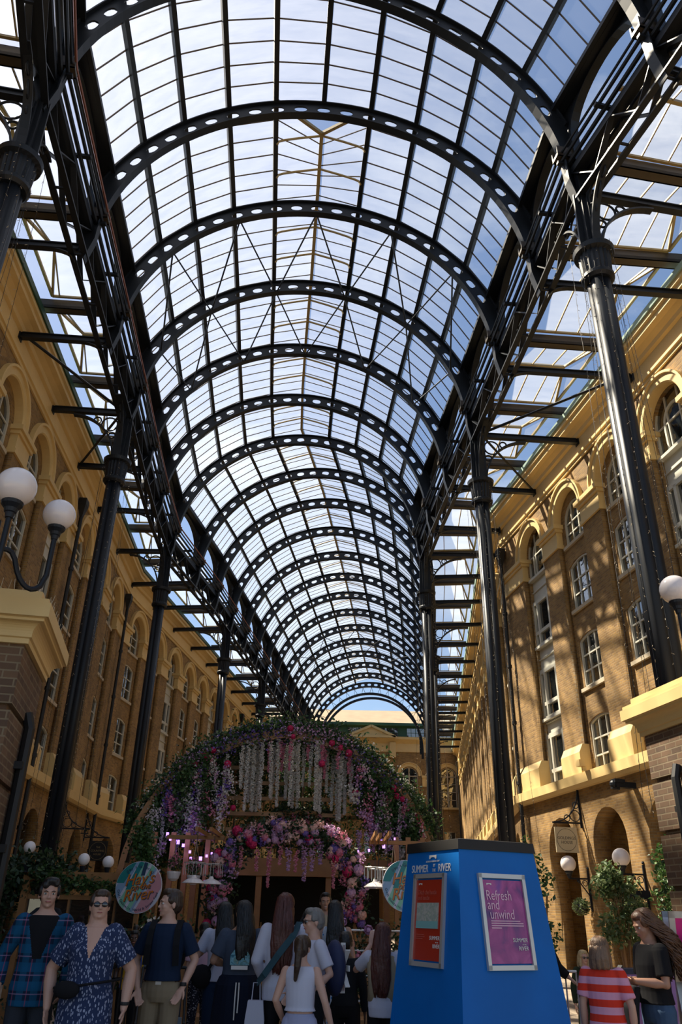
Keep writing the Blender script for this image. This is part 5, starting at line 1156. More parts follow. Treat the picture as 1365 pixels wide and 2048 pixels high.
def hand(q, w, d, pn, side, s=1.0, curl=.5):
    """palm plus four jointed fingers and a thumb; w wrist, d pointing direction, pn palm normal"""
    w = Vector(w); d = Vector(d).normalized(); pn = Vector(pn); pn = (pn-d*pn.dot(d)).normalized(); x = d.cross(pn)*side
    B = Matrix((x, pn, d)).transposed()
    q.sphere(w+d*.048*s, (.040*s, .016*s, .052*s), 12, M=B.to_4x4()); q.sphere(w+d*.01*s, (.028*s, .018*s, .03*s), 10, M=B.to_4x4())
    for i, L in enumerate((.068, .076, .071, .056)):
        o = w+d*.085*s+x*(-.030+.020*i)*s; a1 = curl*.5; a2 = curl*1.2
        p1 = o+(d*math.cos(a1)+pn*math.sin(a1))*L*.5*s; p2 = p1+(d*math.cos(a2)+pn*math.sin(a2))*L*.5*s
        limb(q, [o-d*.02*s, o, p1, p2], [.0095*s, .0095*s, .0088*s, .0075*s], 8)
    o = w+d*.03*s-x*.030*s; t = (-x*.65+d*.7+pn*.35).normalized(); p1 = o+t*.04*s; p2 = p1+(t+d*.5).normalized()*.032*s; limb(q, [o, p1, p2], [.0125*s, .011*s, .009*s], 8)
def person(label, x, y, yaw, H, skin='fair', arms=None, legs=None, fat=1.0, w=1.0, top=None, sleeve='short', hem=.95, neck=1.0, bottom=None, bkind='trousers', bhem=.1, hair=None, hkind='short', head=(0, 0), face=False, vox=.010, split=None, tsplit=None, shoe='black', vneck=False, loose=1.0, lean=0.0, smile=False, hz=1.0):
    k = H/1.722; t = empty('person', Matrix.Translation((x, y, 0)) @ Matrix.Rotation(math.radians(yaw), 4, 'Z') @ Matrix.Scale(k, 4), label=label, cat='person')
    w = w*.9; sh = .180*w; A = {1: [(sh, 0, 1.395), (.245*w, .02, 1.14), (.265*w, -.03, .88)], -1: [(-sh, 0, 1.395), (-.245*w, .02, 1.14), (-.265*w, -.03, .88)]}
    D = {1: None, -1: None}
    for sd, v in (arms or {}).items():
        A[sd][1] = v[0]; A[sd][2] = v[1]
        if len(v) > 2: D[sd] = v[2]
    Lg = {1: [(.095*w, 0, .93), (.105*w, -.02, .50), (.11*w, .02, .09)], -1: [(-.095*w, 0, .93), (-.105*w, -.01, .50), (-.11*w, .03, .09)]}
    for sd, v in (legs or {}).items(): Lg[sd][1:] = v
    f = fat
    TOR = [(.86, .165, .11), (.93, .17, .115), (1.0, .155+.0*f, .105), (1.08, .14, .095), (1.18, .145, .10), (1.28, .165, .108), (1.35, .178, .10), (1.395, .175, .085), (1.42, .152, .074), (1.445, .118, .067), (1.468, .085, .060), (1.49, .064, .056)]
    def tr(z, rx, ry, e=0):
        g = 1+(f-1)*(1.0 if z < 1.3 else .55 if z < 1.42 else .25); g2 = 1+(f-1)*(1.5 if .95 < z < 1.3 else .6)
        return ell((0, -.012*(f-1)*6 if z < 1.3 else 0, z), rx*w*g+e, ry*g2+e)
    # body: one continuous surface
    q = MB(); q.loft([tr(*r) for r in TOR]); nf = 1+(f-1)*.8
    hc = Vector((0, -.025, 1.635)); limb(q, [(0, .012, 1.40), (0, -.0, 1.54)], [.068*nf, .057*nf], 14)
    Rh = Matrix.Translation((0, 0, -.032)) @ Matrix.Translation(hc+Vector((0, .02, -.06))) @ Matrix.Rotation(math.radians(head[0]), 4, 'Z') @ Matrix.Rotation(math.radians(head[1]), 4, 'X') @ Matrix.Translation(-(hc+Vector((0, .02, -.06))))
    def hs(c, r): qq = MB(); qq.sphere(c, r, 16); q.add([Rh @ Vector(p) for p in qq.v], qq.f)
    hs((0, .005, 1.66), (.076*nf**.4, .095, .09)); hs((0, -.035, 1.61), (.060*nf**.6, .062, .080)); hs((0, -.045, 1.565), (.043*nf, .045, .036*nf)); hs((0, .0, 1.585), (.058*nf**.8, .06, .05))
    hs((0, -.103, 1.612), (.012, .016, .012)); hs((0, -.094, 1.632), (.008, .014, .024)); hs((-.013, -.094, 1.608), (.008, .010, .008)); hs((.013, -.094, 1.608), (.008, .010, .008)); hs((0, -.086, 1.662), (.050, .014, .012))
    hs((0, -.088, 1.583), (.023, .012, .007)); hs((0, -.084, 1.573), (.020, .012, .007)); hs((0, -.080, 1.548), (.018, .014, .014)); hs((-.036, -.066, 1.612), (.022, .02, .02)); hs((.036, -.066, 1.612), (.022, .02, .02))
    for sx in (-1, 1): hs((sx*.079, .012, 1.625), (.009, .020, .030))
    for sd in (1, -1):
        a = [Vector(p) for p in A[sd]]; g = 1+(f-1)*1.1
        limb(q, [a[0], a[0].lerp(a[1], .5), a[1], a[1].lerp(a[2], .35), a[2]], [.052*g, .046*g, .037*g, .039*g, .025*(1+(f-1)*.5)])
        d = D[sd] or (a[2]-a[1]); hand(q, a[2], d, (-sd*.8, -.2, 0) if D[sd] is None else (0, -.5, .6), sd, 1.0)
        l = [Vector(p) for p in Lg[sd]]; limb(q, [l[0], l[0].lerp(l[1], .5), l[1], l[1].lerp(l[2], .3), l[2]], [.092*g**.7, .076*g, .055*g, .053*g, .036])
        limb(q, [l[2], l[2]+Vector((0, -.03, -.04)), l[2]+Vector((0, -.15, -.055))], [.036, .035, .026])
    body = link('body', remesh(q, 'body', SK[skin], vox, 2), t)
    # garments
    if top:
        q = MB(); e = .014*loose; rr = [r for r in TOR if r[0] >= hem-.001]; rr = [(hem, .162, .108)]+rr if rr[0][0] > hem+.01 else rr
        q.loft([tr(z, rx, ry, e+(.008*loose if z < 1.2 else 0)) for z, rx, ry in rr if z < 1.46])
        for sd in (1, -1):
            if sleeve in ('none',): continue
            a = [Vector(p) for p in A[sd]]; g = 1+(f-1)*1.1
            if sleeve == 'short': pts = [a[0], a[0].lerp(a[1], .45), a[0].lerp(a[1], .78)]; rs = [.064*g, .064*g, .066*g]
            else: pts = [a[0], a[0].lerp(a[1], .5), a[1], a[1].lerp(a[2], .5), a[1].lerp(a[2], .93)]; rs = [.066*g, .061*g, .054*g, .049*g, .041]
            rs = [r_*(.85+.15*loose) for r_ in rs]; q.tube(pts, rs, 14)
            for p, r_ in zip(pts[:-1], rs[:-1]): q.sphere(p, r_*.985, 12)
        link('top', remesh(q, 'top', top if isinstance(top, list) else [top], vox, 2, tsplit), t)
    if bottom:
        q = MB(); g = 1+(f-1)
        if bkind in ('trousers', 'shorts'):
            q.loft([tr(z, rx, ry, .012) for z, rx, ry in ((.84, .15, .10), (.88, .165, .112), (.93, .17, .115), (1.0, .158, .106), (1.03, .152, .102))])
            for sd in (1, -1):
                l = [Vector(p) for p in Lg[sd]]
                if bkind == 'trousers': pts = [l[0], l[0].lerp(l[1], .5), l[1], l[1].lerp(l[2], .5), l[2]+Vector((0, 0, .0))]; rs = [.10*g, .09*g, .070*g, .062*g, .056]
                else: pts = [l[0], l[0].lerp(l[1], .45), l[0].lerp(l[1], .75)]; rs = [.105*g, .102*g, .104*g]
                q.tube(pts, rs, 14); q.sphere(pts[0], rs[0], 12); [q.sphere(p, r_, 12) for p, r_ in zip(pts[1:-1], rs[1:-1])]
        else:
            q.loft([tr(bhem, .20, .17, .02), tr((bhem+.93)/2, .19, .145, .02), tr(.93, .175, .12, .02), tr(1.02, .155, .105, .016), tr(1.06, .148, .10, .014)])
        link({'trousers': 'trousers', 'shorts': 'shorts', 'skirt': 'skirt'}[bkind], remesh(q, 'bottom', bottom, vox, 2), t)
    for sd in (1, -1):
        l = Vector(Lg[sd][2]); q = MB(); q.sphere(l+Vector((0, -.07, -.045)), (.05, .135, .045), 14); q.sphere(l+Vector((0, .02, -.02)), (.047, .06, .065), 12); link('shoe', q.mesh('shoe', CL[shoe], True), t)
    # hair
    if hair:
        q = MB(); tt = Rh
        def hh(c, r, n=14): qq = MB(); qq.sphere(c, r, n); q.add([tt @ Vector(p) for p in qq.v], qq.f)
        def ht(pts, rs): qq = MB(); limb(qq, pts, rs, 10); q.add([tt @ Vector(p) for p in qq.v], qq.f)
        hh((0, .022, 1.682), (.084, .094, .086)); hh((0, .045, 1.64), (.080, .075, .09))
        if hkind in ('short', 'quiff'):
            hh((0, -.03, 1.735), (.066, .058, .035)); [hh((sx*.070, .0, 1.665), (.016, .045, .035)) for sx in (-1, 1)]
            if hkind == 'quiff': hh((.01, -.065, 1.735), (.062, .038, .034)); hh((-.04, -.075, 1.705), (.03, .02, .03)); hh((.045, -.075, 1.715), (.025, .02, .025)); [hh((sx*.074, -.02, 1.66), (.016, .03, .045)) for sx in (-1, 1)]
        if hkind in ('long', 'longback', 'curly', 'bun', 'pony', 'bob', 'tied'):
            hh((0, -.02, 1.722), (.074, .066, .045)); [hh((sx*.068, -.015, 1.675), (.022, .05, .055)) for sx in (-1, 1)]
        if hkind in ('long', 'longback'):
            b = 1.08 if hkind == 'longback' else 1.22; qq = MB(); rr_ = [(1.70, .070, .05, .02), (1.62, .090, .072, .055), (1.52, .098, .060, .095), (1.42, .108, .046, .125), (1.32, .104, .040, .135), (1.20, .092, .034, .13), (b+.03, .070, .028, .125), (b-.03, .04, .018, .12)]
            qq.loft([[Vector((.012*math.sin(zz*11)+rx*math.cos(2*PI*j/24), yy+ry*math.sin(2*PI*j/24), zz)) for j in range(24)] for zz, rx, ry, yy in rr_ if zz >= b-.04]); q.add([tt @ Vector(p_) for p_ in qq.v], qq.f)
        if hkind == 'pony': ht([(0, .10, 1.70), (0, .16, 1.62), (.01, .16, 1.48), (.03, .14, 1.36)], [.03, .04, .036, .02])
        if hkind == 'tied': ht([(0, .08, 1.62), (0, .115, 1.52), (.02, .12, 1.42)], [.06, .055, .035]); hh((0, .09, 1.60), (.085, .06, .07))
        if hkind == 'bun': hh((0, .05, 1.79), (.055, .055, .05))
        if hkind == 'bob':
            for a in np.linspace(-.5, PI+.5, 9): ht([(.07*math.cos(a), .03+.07*math.sin(a), 1.66), (.085*math.cos(a), .03+.085*math.sin(a), 1.56), (.09*math.cos(a), .03+.085*math.sin(a), 1.49)], [.03, .034, .026])
        hm = remesh(q, 'hair', HR[hair], max(vox*.8, .007), 2)
        if hkind != 'curly':   # strands: fine vertical ridges
            co = np.empty(len(hm.vertices)*3); hm.vertices.foreach_get('co', co); co = co.reshape(-1, 3); an = np.arctan2(co[:, 1]-.02, co[:, 0]); d = .0014*np.sin(an*30+np.sin(co[:, 2]*14)*2.2)+.0015*np.sin(an*13+co[:, 2]*22); co[:, 0] += d*np.cos(an); co[:, 1] += d*np.sin(an); hm.vertices.foreach_set('co', co.reshape(-1)); hm.update()
        ho = link('hair', hm, t)
        if hkind in ('curly', 'long', 'longback', 'bob'):
            qq = MB(); cu = hkind == 'curly'; zb = {'curly': 1.14 if hz == 1.0 else 1.36, 'long': 1.24, 'longback': 1.08, 'bob': 1.47}[hkind]
            for j in range(190 if cu else 130):
                a = random.uniform(-.45 if hkind in ('curly', 'bob') else .05, PI+(.45 if hkind in ('curly', 'bob') else -.05)); ph = random.uniform(0, 6); fq = random.uniform(42, 58); ze = zb+random.uniform(-.03, .12); P_ = []
                vol = random.uniform(.75, 1.15) if cu else random.uniform(.92, 1.04); n_ = 44 if cu else 14
                for i_ in range(n_+1):
                    z_ = 1.765+(ze-1.765)*i_/n_; g_ = math.sqrt(max(0, 1-((max(z_, 1.67)-1.67)/.098)**2)); sp = min(1, max(0, (1.68-z_)/.22))
                    rx_ = .086*g_+(.085 if cu else .018)*sp*vol; ry_ = .095*g_+(.03*sp*vol if cu else -.045*sp); yo = .02+(.075 if cu else .10)*sp*(0 if hkind == 'bob' else 1)
                    if i_/n_ > .8: rx_ *= 1-(i_/n_-.8)*1.6
                    w_ = .015 if cu else .002
                    P_.append((rx_*math.cos(a)+w_*math.sin(z_*fq+ph), yo+ry_*math.sin(a)+w_*math.cos(z_*fq+ph), z_))
                qq.tube(P_, (.0075 if cu else .0042), 4)
            link('hair_strands', MBT(qq, Rh), HR[hair], t) if False else link('hair_strands', MBT(qq, Rh).mesh('hair_strands', HR[hair], True), ho)
    if face:
        for sx in (-1, 1):
            qq = MB(); qq.sphere((sx*.030, -.0775, 1.640), (.0155, .0125, .009), 12); e = link('eye', qq.mesh('eye', M['eyew'], True), t, Rh)
            qq = MB(); qq.sphere((sx*.030, -.0865, 1.640), (.0065, .005, .0075), 10); link('iris', qq.mesh('iris', M['iris'], True), e)
            qq = MB(); qq.tube([(sx*.014, -.094, 1.656), (sx*.030, -.096, 1.662), (sx*.047, -.084, 1.657)], [.0035, .0045, .003], 6); link('eyebrow', qq.mesh('eyebrow', HR[hair or 'brown'], True), t, Rh)
        qq = MB(); g_ = .006 if smile else 0; qq.tube([(-.024, -.082, 1.579+g_), (-.01, -.0985, 1.581-g_), (0, -.100, 1.580-g_), (.01, -.0985, 1.581-g_), (.024, -.082, 1.579+g_)], [.003, .0055, .005, .0055, .003], 8); link('lips', qq.mesh('lips', M['lip'], True), t, Rh)
        if smile:
            qq = MB(); qq.box((-.014, -.104, 1.573), (.014, -.098, 1.579)); link('teeth', qq.mesh('teeth', M['globe']), t, Rh)
    t['_'] = 0; del t['_']
    return t, Rh
def MBT(q, R):
    q.v = [tuple(R @ Vector(p)) for p in q.v]; return q
def shades(t, Rh, dark=True):
    q = MB()
    for sx in (-1, 1): q.sphere((sx*.032, -.097, 1.640), (.027, .008, .020), 16)
    g = link('sunglasses', q.mesh('lens', M['lens'], True), t, Rh)
    q = MB(); q.tube([(-.012, -.104, 1.648), (.012, -.104, 1.648)], .003, 6)
    for sx in (-1, 1): q.tube([(sx*.056, -.094, 1.650), (sx*.078, -.05, 1.648), (sx*.082, .02, 1.645)], .003, 6)
    q.build('frame', M['black'], g)
def strap(t, pts, w, m, name='strap'):
    q = MB(); P = [Vector(p) for p in pts]
    for a, b in zip(P[:-1], P[1:]): q.bar(a, b, .008, w, up=(b-a).cross(Vector((0, 0, 1))).cross(b-a) if (b-a).cross(Vector((0,0,1))).length > .01 else (1,0,0))
    return q.build(name, m, t)
def ribbon(q, pts, nrm, w, th=.008):
    P = [Vector(p) for p in pts]; N = [Vector(n).normalized() for n in nrm]; rings = []
    for i, p in enumerate(P):
        d = (P[min(i+1, len(P)-1)]-P[max(i-1, 0)]).normalized(); s = d.cross(N[i]).normalized(); rings.append([p+s*w/2, p-s*w/2, p-s*w/2+N[i]*th, p+s*w/2+N[i]*th])
    q.loft(rings)

# front left trio
def plsplit(x, y, z): return 1 if (y < -.05 and abs(x-.0) < .035+.085*max(0, (z-1.15)/.27) and z > 1.13) else 0
p, R = person('person in a blue plaid shirt over a black top, standing at far left', -2.50, 7.6, 12, 1.78, 'fair', arms={1: [(.27, .03, 1.15), (.24, -.10, .95)], -1: [(-.28, .04, 1.15), (-.26, -.08, .94)]}, top=[CL['plaid'], CL['black']], tsplit=plsplit, sleeve='long', hem=.80, bottom=CL['grey'], hair='black', hkind='quiff', face=True, head=(8, 2), vox=.007, loose=1.5, w=1.02)
q = MB(); q.tube([(.12, .02, 1.44), (.085, .075, 1.47), (0, .10, 1.48), (-.085, .075, 1.47), (-.12, .02, 1.44), (-.10, -.06, 1.38)], [.02, .03, .035, .03, .022, .012], 8); q.tube([(.12, .02, 1.44), (.10, -.06, 1.38)], [.022, .012], 8); q.build('hood', CL['hood'], p, None, True)
q = MB(); q.box((-.03, -.122, 1.27), (.035, -.119, 1.295)); q.build('shirt_print', M['leafp'], p)
def dsplit(x, y, z): return 1 if (y < -.03 and abs(x-.01) < .078*max(0, (z-1.215)/.235)+.002 and z > 1.21) else 0
p, R = person('person in navy leaf print wrap dress and sunglasses with a black waist bag', -1.97, 7.35, 3, 1.69, 'fair', arms={1: [(.325, .05, 1.13), (.315, -.03, .86)], -1: [(-.335, .05, 1.13), (-.30, -.05, .86)]}, fat=1.32, w=.95, top=[CL['dress'], SK['fair']], tsplit=dsplit, sleeve='short', hem=.86, bottom=CL['dress'], bkind='skirt', bhem=.28, hair='brown', hkind='tied', face=True, head=(16, -3), vox=.007)
shades(p, R)
q = MB(); pts = []; 
for k in range(25): a = 2*PI*k/24; pts.append((.268*math.cos(a), -.03+.20*math.sin(a), 1.035+.035*math.cos(a)))
q.tube(pts, .010, 6); b = q.build('waist_belt', CL['black'], p); q = MB(); q.sphere((-.12, -.235, 1.0), (.105, .04, .065), 14); b2 = q.build('waist_bag', CL['black'], p, None, True)
q = MB(); q.lathe([(.036, 0), (.038, .006), (.038, .018), (.036, .024)], (.317, -.025, .885), 14); q.build('wristband', M['black'], p)
p, R = person('person in navy T-shirt and khaki trousers, hands in pockets, looking left', -1.50, 8.0, -4, 1.72, 'fair', arms={1: [(.27, .04, 1.16), (.205, -.06, .955), (-.35, -.35, -.8)], -1: [(-.27, .04, 1.16), (-.20, -.05, .94), (.35, -.3, -.85)]}, top=CL['navy'], hem=1.0, bottom=CL['khaki'], hair='brown', hkind='short', face=True, head=(-62, 0), vox=.007, loose=1.3)
q = MB(); q.loft([[Vector((.158*math.cos(2*PI*k/24), .112*math.sin(2*PI*k/24), z)) for k in range(24)] for z in (.975, 1.012)]); q.build('belt', CL['brown'], p)
q = MB(); q.box((-.025, -.122, .975), (.025, -.113, 1.012)); q.build('buckle', M['alu'], p)
q = MB(); q.lathe([(.029, 0), (.031, .008), (.031, .022), (.029, .03)], (.207, -.055, .965), 14); q.build('watch', M['black'], p)
q = MB(); 
for sx in (-1, 1): ribbon(q, [(sx*.115, .06, 1.44), (sx*.12, -.01, 1.465), (sx*.12, -.09, 1.40), (sx*.125, -.128, 1.28), (sx*.135, -.112, 1.12)], [(0,.3,1), (0,-.2,1), (0,-1,.5), (0,-1,0), (0,-1,0)], .055, .012)
q.build('backpack_strap', CL['black'], p)
q = MB(); q.sphere((0, 0, 0), (.15, .085, .22), 16); tag(q.build('backpack', CL['black'], M=p.matrix_world @ Matrix.Translation((0, .20, 1.22)), smooth=True), 'black backpack worn by the person in the navy T-shirt', 'backpack')

# backs and middle crowd
def BK(*a, **k): return person(*a, **k)
BK('child in yellow and blue striped football shirt behind the railing', -2.46, 11.0, 5, 1.32, 'dark', top=CL['jersey'], hem=.9, bottom=CL['black'], hair='black', hkind='bun', face=True, hz=1, vox=.010)
p, R = BK('person in white shirt with long black hair and crossbody bag, seen from behind', -1.20, 9.7, 195, 1.64, 'fair', arms={1: [(.27, -.03, 1.18), (.16, -.20, 1.25)]}, top=CL['white'], hem=.93, bottom=CL['djean'], hair='black', hkind='long', shoe='shoe', loose=1.3)
q = MB(); ribbon(q, [(-.13, 0, 1.47), (-.05, .125, 1.35), (.06, .14, 1.2), (.17, .10, 1.02)], [(0,.3,1), (0,1,.2), (0,1,0), (.6,.8,0)], .035); q.build('bag_strap', CL['black'], p)
q = MB(); q.sphere((0,0,0), (.12, .05, .12), 14); tag(q.build('shoulder_bag', CL['black'], M=p.matrix_world @ Matrix.Translation((.22, .08, .98)), smooth=True), 'black crossbody bag on hip of the person with long black hair', 'bag')
p, R = BK('person in slate T-shirt with picture print, navy sweatshirt tied round the waist', -.92, 9.0, 184, 1.65, 'tan', arms={1: [(.28, .0, 1.16), (.16, -.18, 1.12)], -1: [(-.28, .0, 1.16), (-.15, -.18, 1.12)]}, fat=1.12, w=1.06, top=CL['slate'], hem=.95, bottom=CL['dnavy'], bkind='shorts', hair='black', hkind='long', shoe='shoe', loose=1.3, head=(20, 0))
pm = gradmat('print_scene', [(.04,.16,.22), (.20,.42,.50), (.10,.22,.20), (.45,.42,.32)], 18, .8)
q = MB(); q.add([(-.10, .158, 1.22), (.10, .158, 1.22), (.0, .150, 1.34), (-.10, .150, 1.21), (.10, .150, 1.21), (.0, .142, 1.33)], [(0,1,2),(5,4,3),(0,3,4,1),(1,4,5,2),(2,5,3,0)]); q.box((-.10, .15, 1.13), (.10, .163, 1.215)); q.build('shirt_picture', pm, p); 
q = MB(); q.box((-.085, .16, 1.09), (.085, .168, 1.125)); q.build('shirt_caption', M['inkw'], p)
q = MB(); q.loft([[Vector((r*math.cos(2*PI*k/28)*(1+.03*math.sin(7*2*PI*k/28)), (r*.82)*math.sin(2*PI*k/28)*(1+.03*math.sin(7*2*PI*k/28)), z)) for k in range(28)] for z, r in ((.55, .27), (.75, .255), (.95, .235), (1.02, .205), (1.04, .18))]); tag(q.build('tied_sweatshirt', CL['dnavy'], p), None)
q = MB(); q.tube([(-.01, .215, .98), (-.012, .225, .85), (-.01, .23, .72)], .007, 6); q.tube([(.02, .215, .98), (.022, .225, .8), (.02, .23, .66)], .007, 6); q.build('drawstring', M['inkw'], p)
p, R = BK('person with very long red-brown hair in white shirt with teal bag strap, from behind', -.47, 8.6, 176, 1.72, 'fair', arms={1: [(.25, .02, 1.14), (.20, -.14, .98)], -1: [(-.25, .02, 1.14), (-.20, -.10, .98)]}, top=CL['white'], sleeve='long', hem=.82, bottom=CL['black'], hair='red', hkind='longback', loose=1.8)
q = MB(); ribbon(q, [(-.15, .0, 1.47), (-.11, .155, 1.36), (.02, .19, 1.2), (.15, .16, 1.03), (.22, .08, .96)], [(0,.3,1), (0,1,.2), (0,1,0), (.4,1,0), (1,.3,0)], .06); q.build('bag_strap', CL['strap'], p)
q = MB(); q.loft([[Vector((sx*wd, sy*.05, z)) for sx, sy in ((-1,-1),(1,-1),(1,1),(-1,1))] for z, wd in ((.0, .085), (.2, .09), (.36, .07))]); q.tube([(-.04, 0, .35), (-.03, 0, .5), (.03, 0, .5), (.04, 0, .35)], .005, 6)
tag(q.build('carrier_bag', CL['white'], M=Matrix.Translation((-.70, 8.52, .46))), 'white carrier bag held by the person with red-brown hair', 'bag')
p, R = BK('person with curly black hair facing the camera, behind the grey-haired one', -.30, 11.6, 0, 1.58, 'tan', top=CL['black'], sleeve='long', bottom=CL['black'], hair='black', hkind='curly', face=True, head=(12, 0), hz=1.2)
p, R = BK('smiling tall person with short dark hair under the right side of flower arch', -.11, 13.2, 4, 1.83, 'tan', top=CL['beige'], bottom=CL['black'], hair='black', hkind='short', face=True, smile=True)
p, R = BK('person with short grey hair, sunglasses and white T-shirt walking left', -.17, 8.2, -65, 1.59, 'fair', arms={1: [(.24, .08, 1.16), (.24, -.12, 1.02)], -1: [(-.24, .05, 1.16), (-.22, -.12, .98)]}, top=CL['white'], hem=1.05, bottom=CL['black'], hair='grey', hkind='short', face=True, head=(-10, 4))
shades(p, R)
bpk = mat('flag_pack_navy', (.012, .02, .07), .7); q = MB(); q.sphere((0, 0, 0), (.17, .10, .25), 18); b = tag(q.build('backpack', bpk, M=p.matrix_world @ Matrix.Translation((0, .24, 1.2)), smooth=True), 'navy backpack with flag cross print on the grey-haired person', 'backpack')
q = MB(); [q.bar((sx*.13, .085+.0, -.16), (-sx*.13, .085, .16), .012, .05, up=(0,1,0)) for sx in (-1, 1)]; q.bar((0, .092, -.22), (0, .092, .22), .05, .012); q.bar((-.15, .092, 0), (.15, .092, 0), .012, .05)
q.build('flag_stripes', M['inkw'], b); q = MB(); q.bar((0, .097, -.2), (0, .097, .2), .025, .012); q.bar((-.14, .097, 0), (.14, .097, 0), .012, .025); q.build('flag_cross', M['fred'], b)
p, R = BK('child with ponytail in white vest top and lavender shorts, from behind', -.25, 7.5, 170, 1.38, 'fair', arms={1: [(.25, .05, 1.14), (.20, -.12, .95)], -1: [(-.27, .06, 1.14), (-.34, .0, .90)]}, top=CL['white'], sleeve='none', hem=1.05, bottom=CL['lav'], bkind='shorts', hair='brown', hkind='pony', shoe='shoe')
p, R = BK('person with very long black hair in blue floral dress, from behind', .03, 10.5, 185, 1.69, 'tan', top=CL['floral'], sleeve='none', hem=.86, bottom=CL['floral'], bkind='skirt', bhem=.3, hair='black', hkind='longback')
p, R = BK('child in a charcoal hoodie and black trousers, walking away', .14, 8.8, 175, 1.39, 'dark', top=CL['hood'], sleeve='long', bottom=CL['black'], hair='black', hkind='short', legs={1: [(.12, -.08, .52), (.14, .04, .09)], -1: [(-.12, .05, .52), (-.14, .2, .12)]})
p, R = BK('young person with long auburn hair in beige vest, one arm raised, beside blue pyramid', .49, 8.4, 165, 1.48, 'fair', arms={1: [(.33, -.10, 1.26), (.20, -.26, 1.50), (-.2, -.1, 1)]}, top=CL['white'], hem=.84, bottom=CL['black'], hair='red', hkind='longback', loose=1.2)
q = MB(); q.loft([ell((0, 0, z), rx, ry) for z, rx, ry in ((.98, .178, .128), (1.15, .168, .12), (1.3, .185, .13), (1.4, .17, .105), (1.45, .10, .08))]); q.build('knitted_vest', CL['beige'], p, None, True)
BK('person in pink top and speckled trousers standing behind the pushchair', -1.62, 11.2, 190, 1.42, 'tan', top=CL['pink'], hem=1.0, bottom=CL['patt'], hair='black', hkind='tied')
BK('person in black clothes half hidden at the extreme left edge', -4.15, 10.4, 20, 1.45, 'tan', top=CL['black'], sleeve='long', bottom=CL['black'], hair='red', hkind='short', face=True)
# right side
p, R = BK('older person with blonde bob in dark green dress and black cardigan', 3.27, 11.5, 12, 1.19, 'fair', arms={-1: [(-.25, .02, 1.14), (-.27, -.03, .86)], 1: [(.26, .0, 1.14), (.12, -.18, 1.08)]}, top=CL['green'], sleeve='long', hem=.9, bottom=CL['green'], bkind='skirt', bhem=.55, hair='blonde', hkind='bob', face=True, fat=1.1); shades(p, R)
q = MB(); q.sphere((0, 0, 0), (.13, .06, .10), 14); q.tube([(-.1, 0, .05), (-.08, .05, .35), (-.05, .08, .5)], .008, 6); tag(q.build('handbag', CL['black'], M=p.matrix_world @ Matrix.Translation((-.10, -.20, .98)), smooth=True), 'black handbag carried by the blonde person in green', 'bag')
p, R = BK('child in red and pink striped T-shirt with light brown hair, turned away', 2.25, 7.4, 150, 1.42, 'fair', arms={-1: [(-.25, .03, 1.13), (-.24, -.02, .87)]}, top=CL['red'], hem=.92, bottom=CL['djean'], hair='light', hkind='bob', loose=1.7)
p, R = BK('person in black T-shirt and jeans with long curly brown hair, head bowed over phone', 2.78, 7.7, -78, 1.63, 'tan', arms={1: [(.21, -.02, 1.14), (.12, -.26, 1.16), (-.1, -1, .3)], -1: [(-.21, .0, 1.14), (-.08, -.26, 1.14), (.2, -1, .3)]}, top=CL['black'], hem=.98, bottom=CL['jean'], hair='curl', hkind='curly', face=True, head=(0, 22), fat=1.06, vox=.008, loose=1.2)
q = MB(); q.box((-.035, -.006, -.07), (.035, .006, .07)); tag(q.build('phone', M['black'], M=p.matrix_world @ Matrix.Translation((.03, -.38, 1.22)) @ Matrix.Rotation(-.7, 4, 'X')), 'dark phone held by the curly-haired person', 'phone')
q = MB(); 
for k in range(5): q.tube([(-.16+.05*k, -.22, 1.12), (-.17+.05*k, -.26, .95), (-.15+.04*k+random.uniform(-.03,.03), -.24, random.uniform(.6, .8))], [.045, .05, .03], 8)
jk = link('held_jacket', remesh(q, 'jacket', CL['hood'], .012, 3)); jk.matrix_world = p.matrix_world.copy(); tag(jk, 'black jacket draped over forearm of the curly-haired person', 'jacket')
# suitcase and its owner behind the pyramid
p, R = BK('person in a black coat mostly hidden behind the blue pyramid, pulling a suitcase', 2.05, 9.1, 178, 1.62, 'fair', arms={-1: [(-.26, .08, 1.18), (-.36, .10, 1.10)]}, top=CL['black'], sleeve='long', bottom=CL['black'], hair='brown', hkind='short', loose=1.4)
t = empty('suitcase', loc=(2.42, 8.95, 0), label='teal wheeled suitcase with raised chrome handle behind the pyramid', cat='suitcase')
q = MB(); q.box((-.2, -.12, .06), (.2, .12, .62)); cs = q.build('shell', mat('teal_case', (.0, .17, .17), .35), t); bv = cs.modifiers.new('b', 'BEVEL'); bv.width = .03; bv.segments = 3
q = MB(); q.box((-.2, -.13, .06), (-.10, .125, .62)); q.build('side_panel', CL['black'], t)
q = MB(); [q.tube([(sx*.055, .08, .6), (sx*.055, .08, 1.08)], .008, 6) for sx in (-1, 1)]; q.tube([(-.06, .08, 1.08), (.06, .08, 1.08)], .014, 6); q.build('handle', M['alu'], t)
for sx in (-1, 1):
    for sy in (-1, 1): q = MB(); q.tube([(sx*.15-.015, sy*.08, .035), (sx*.15+.015, sy*.08, .035)], .035, 12); q.build('wheel', M['black'], t)
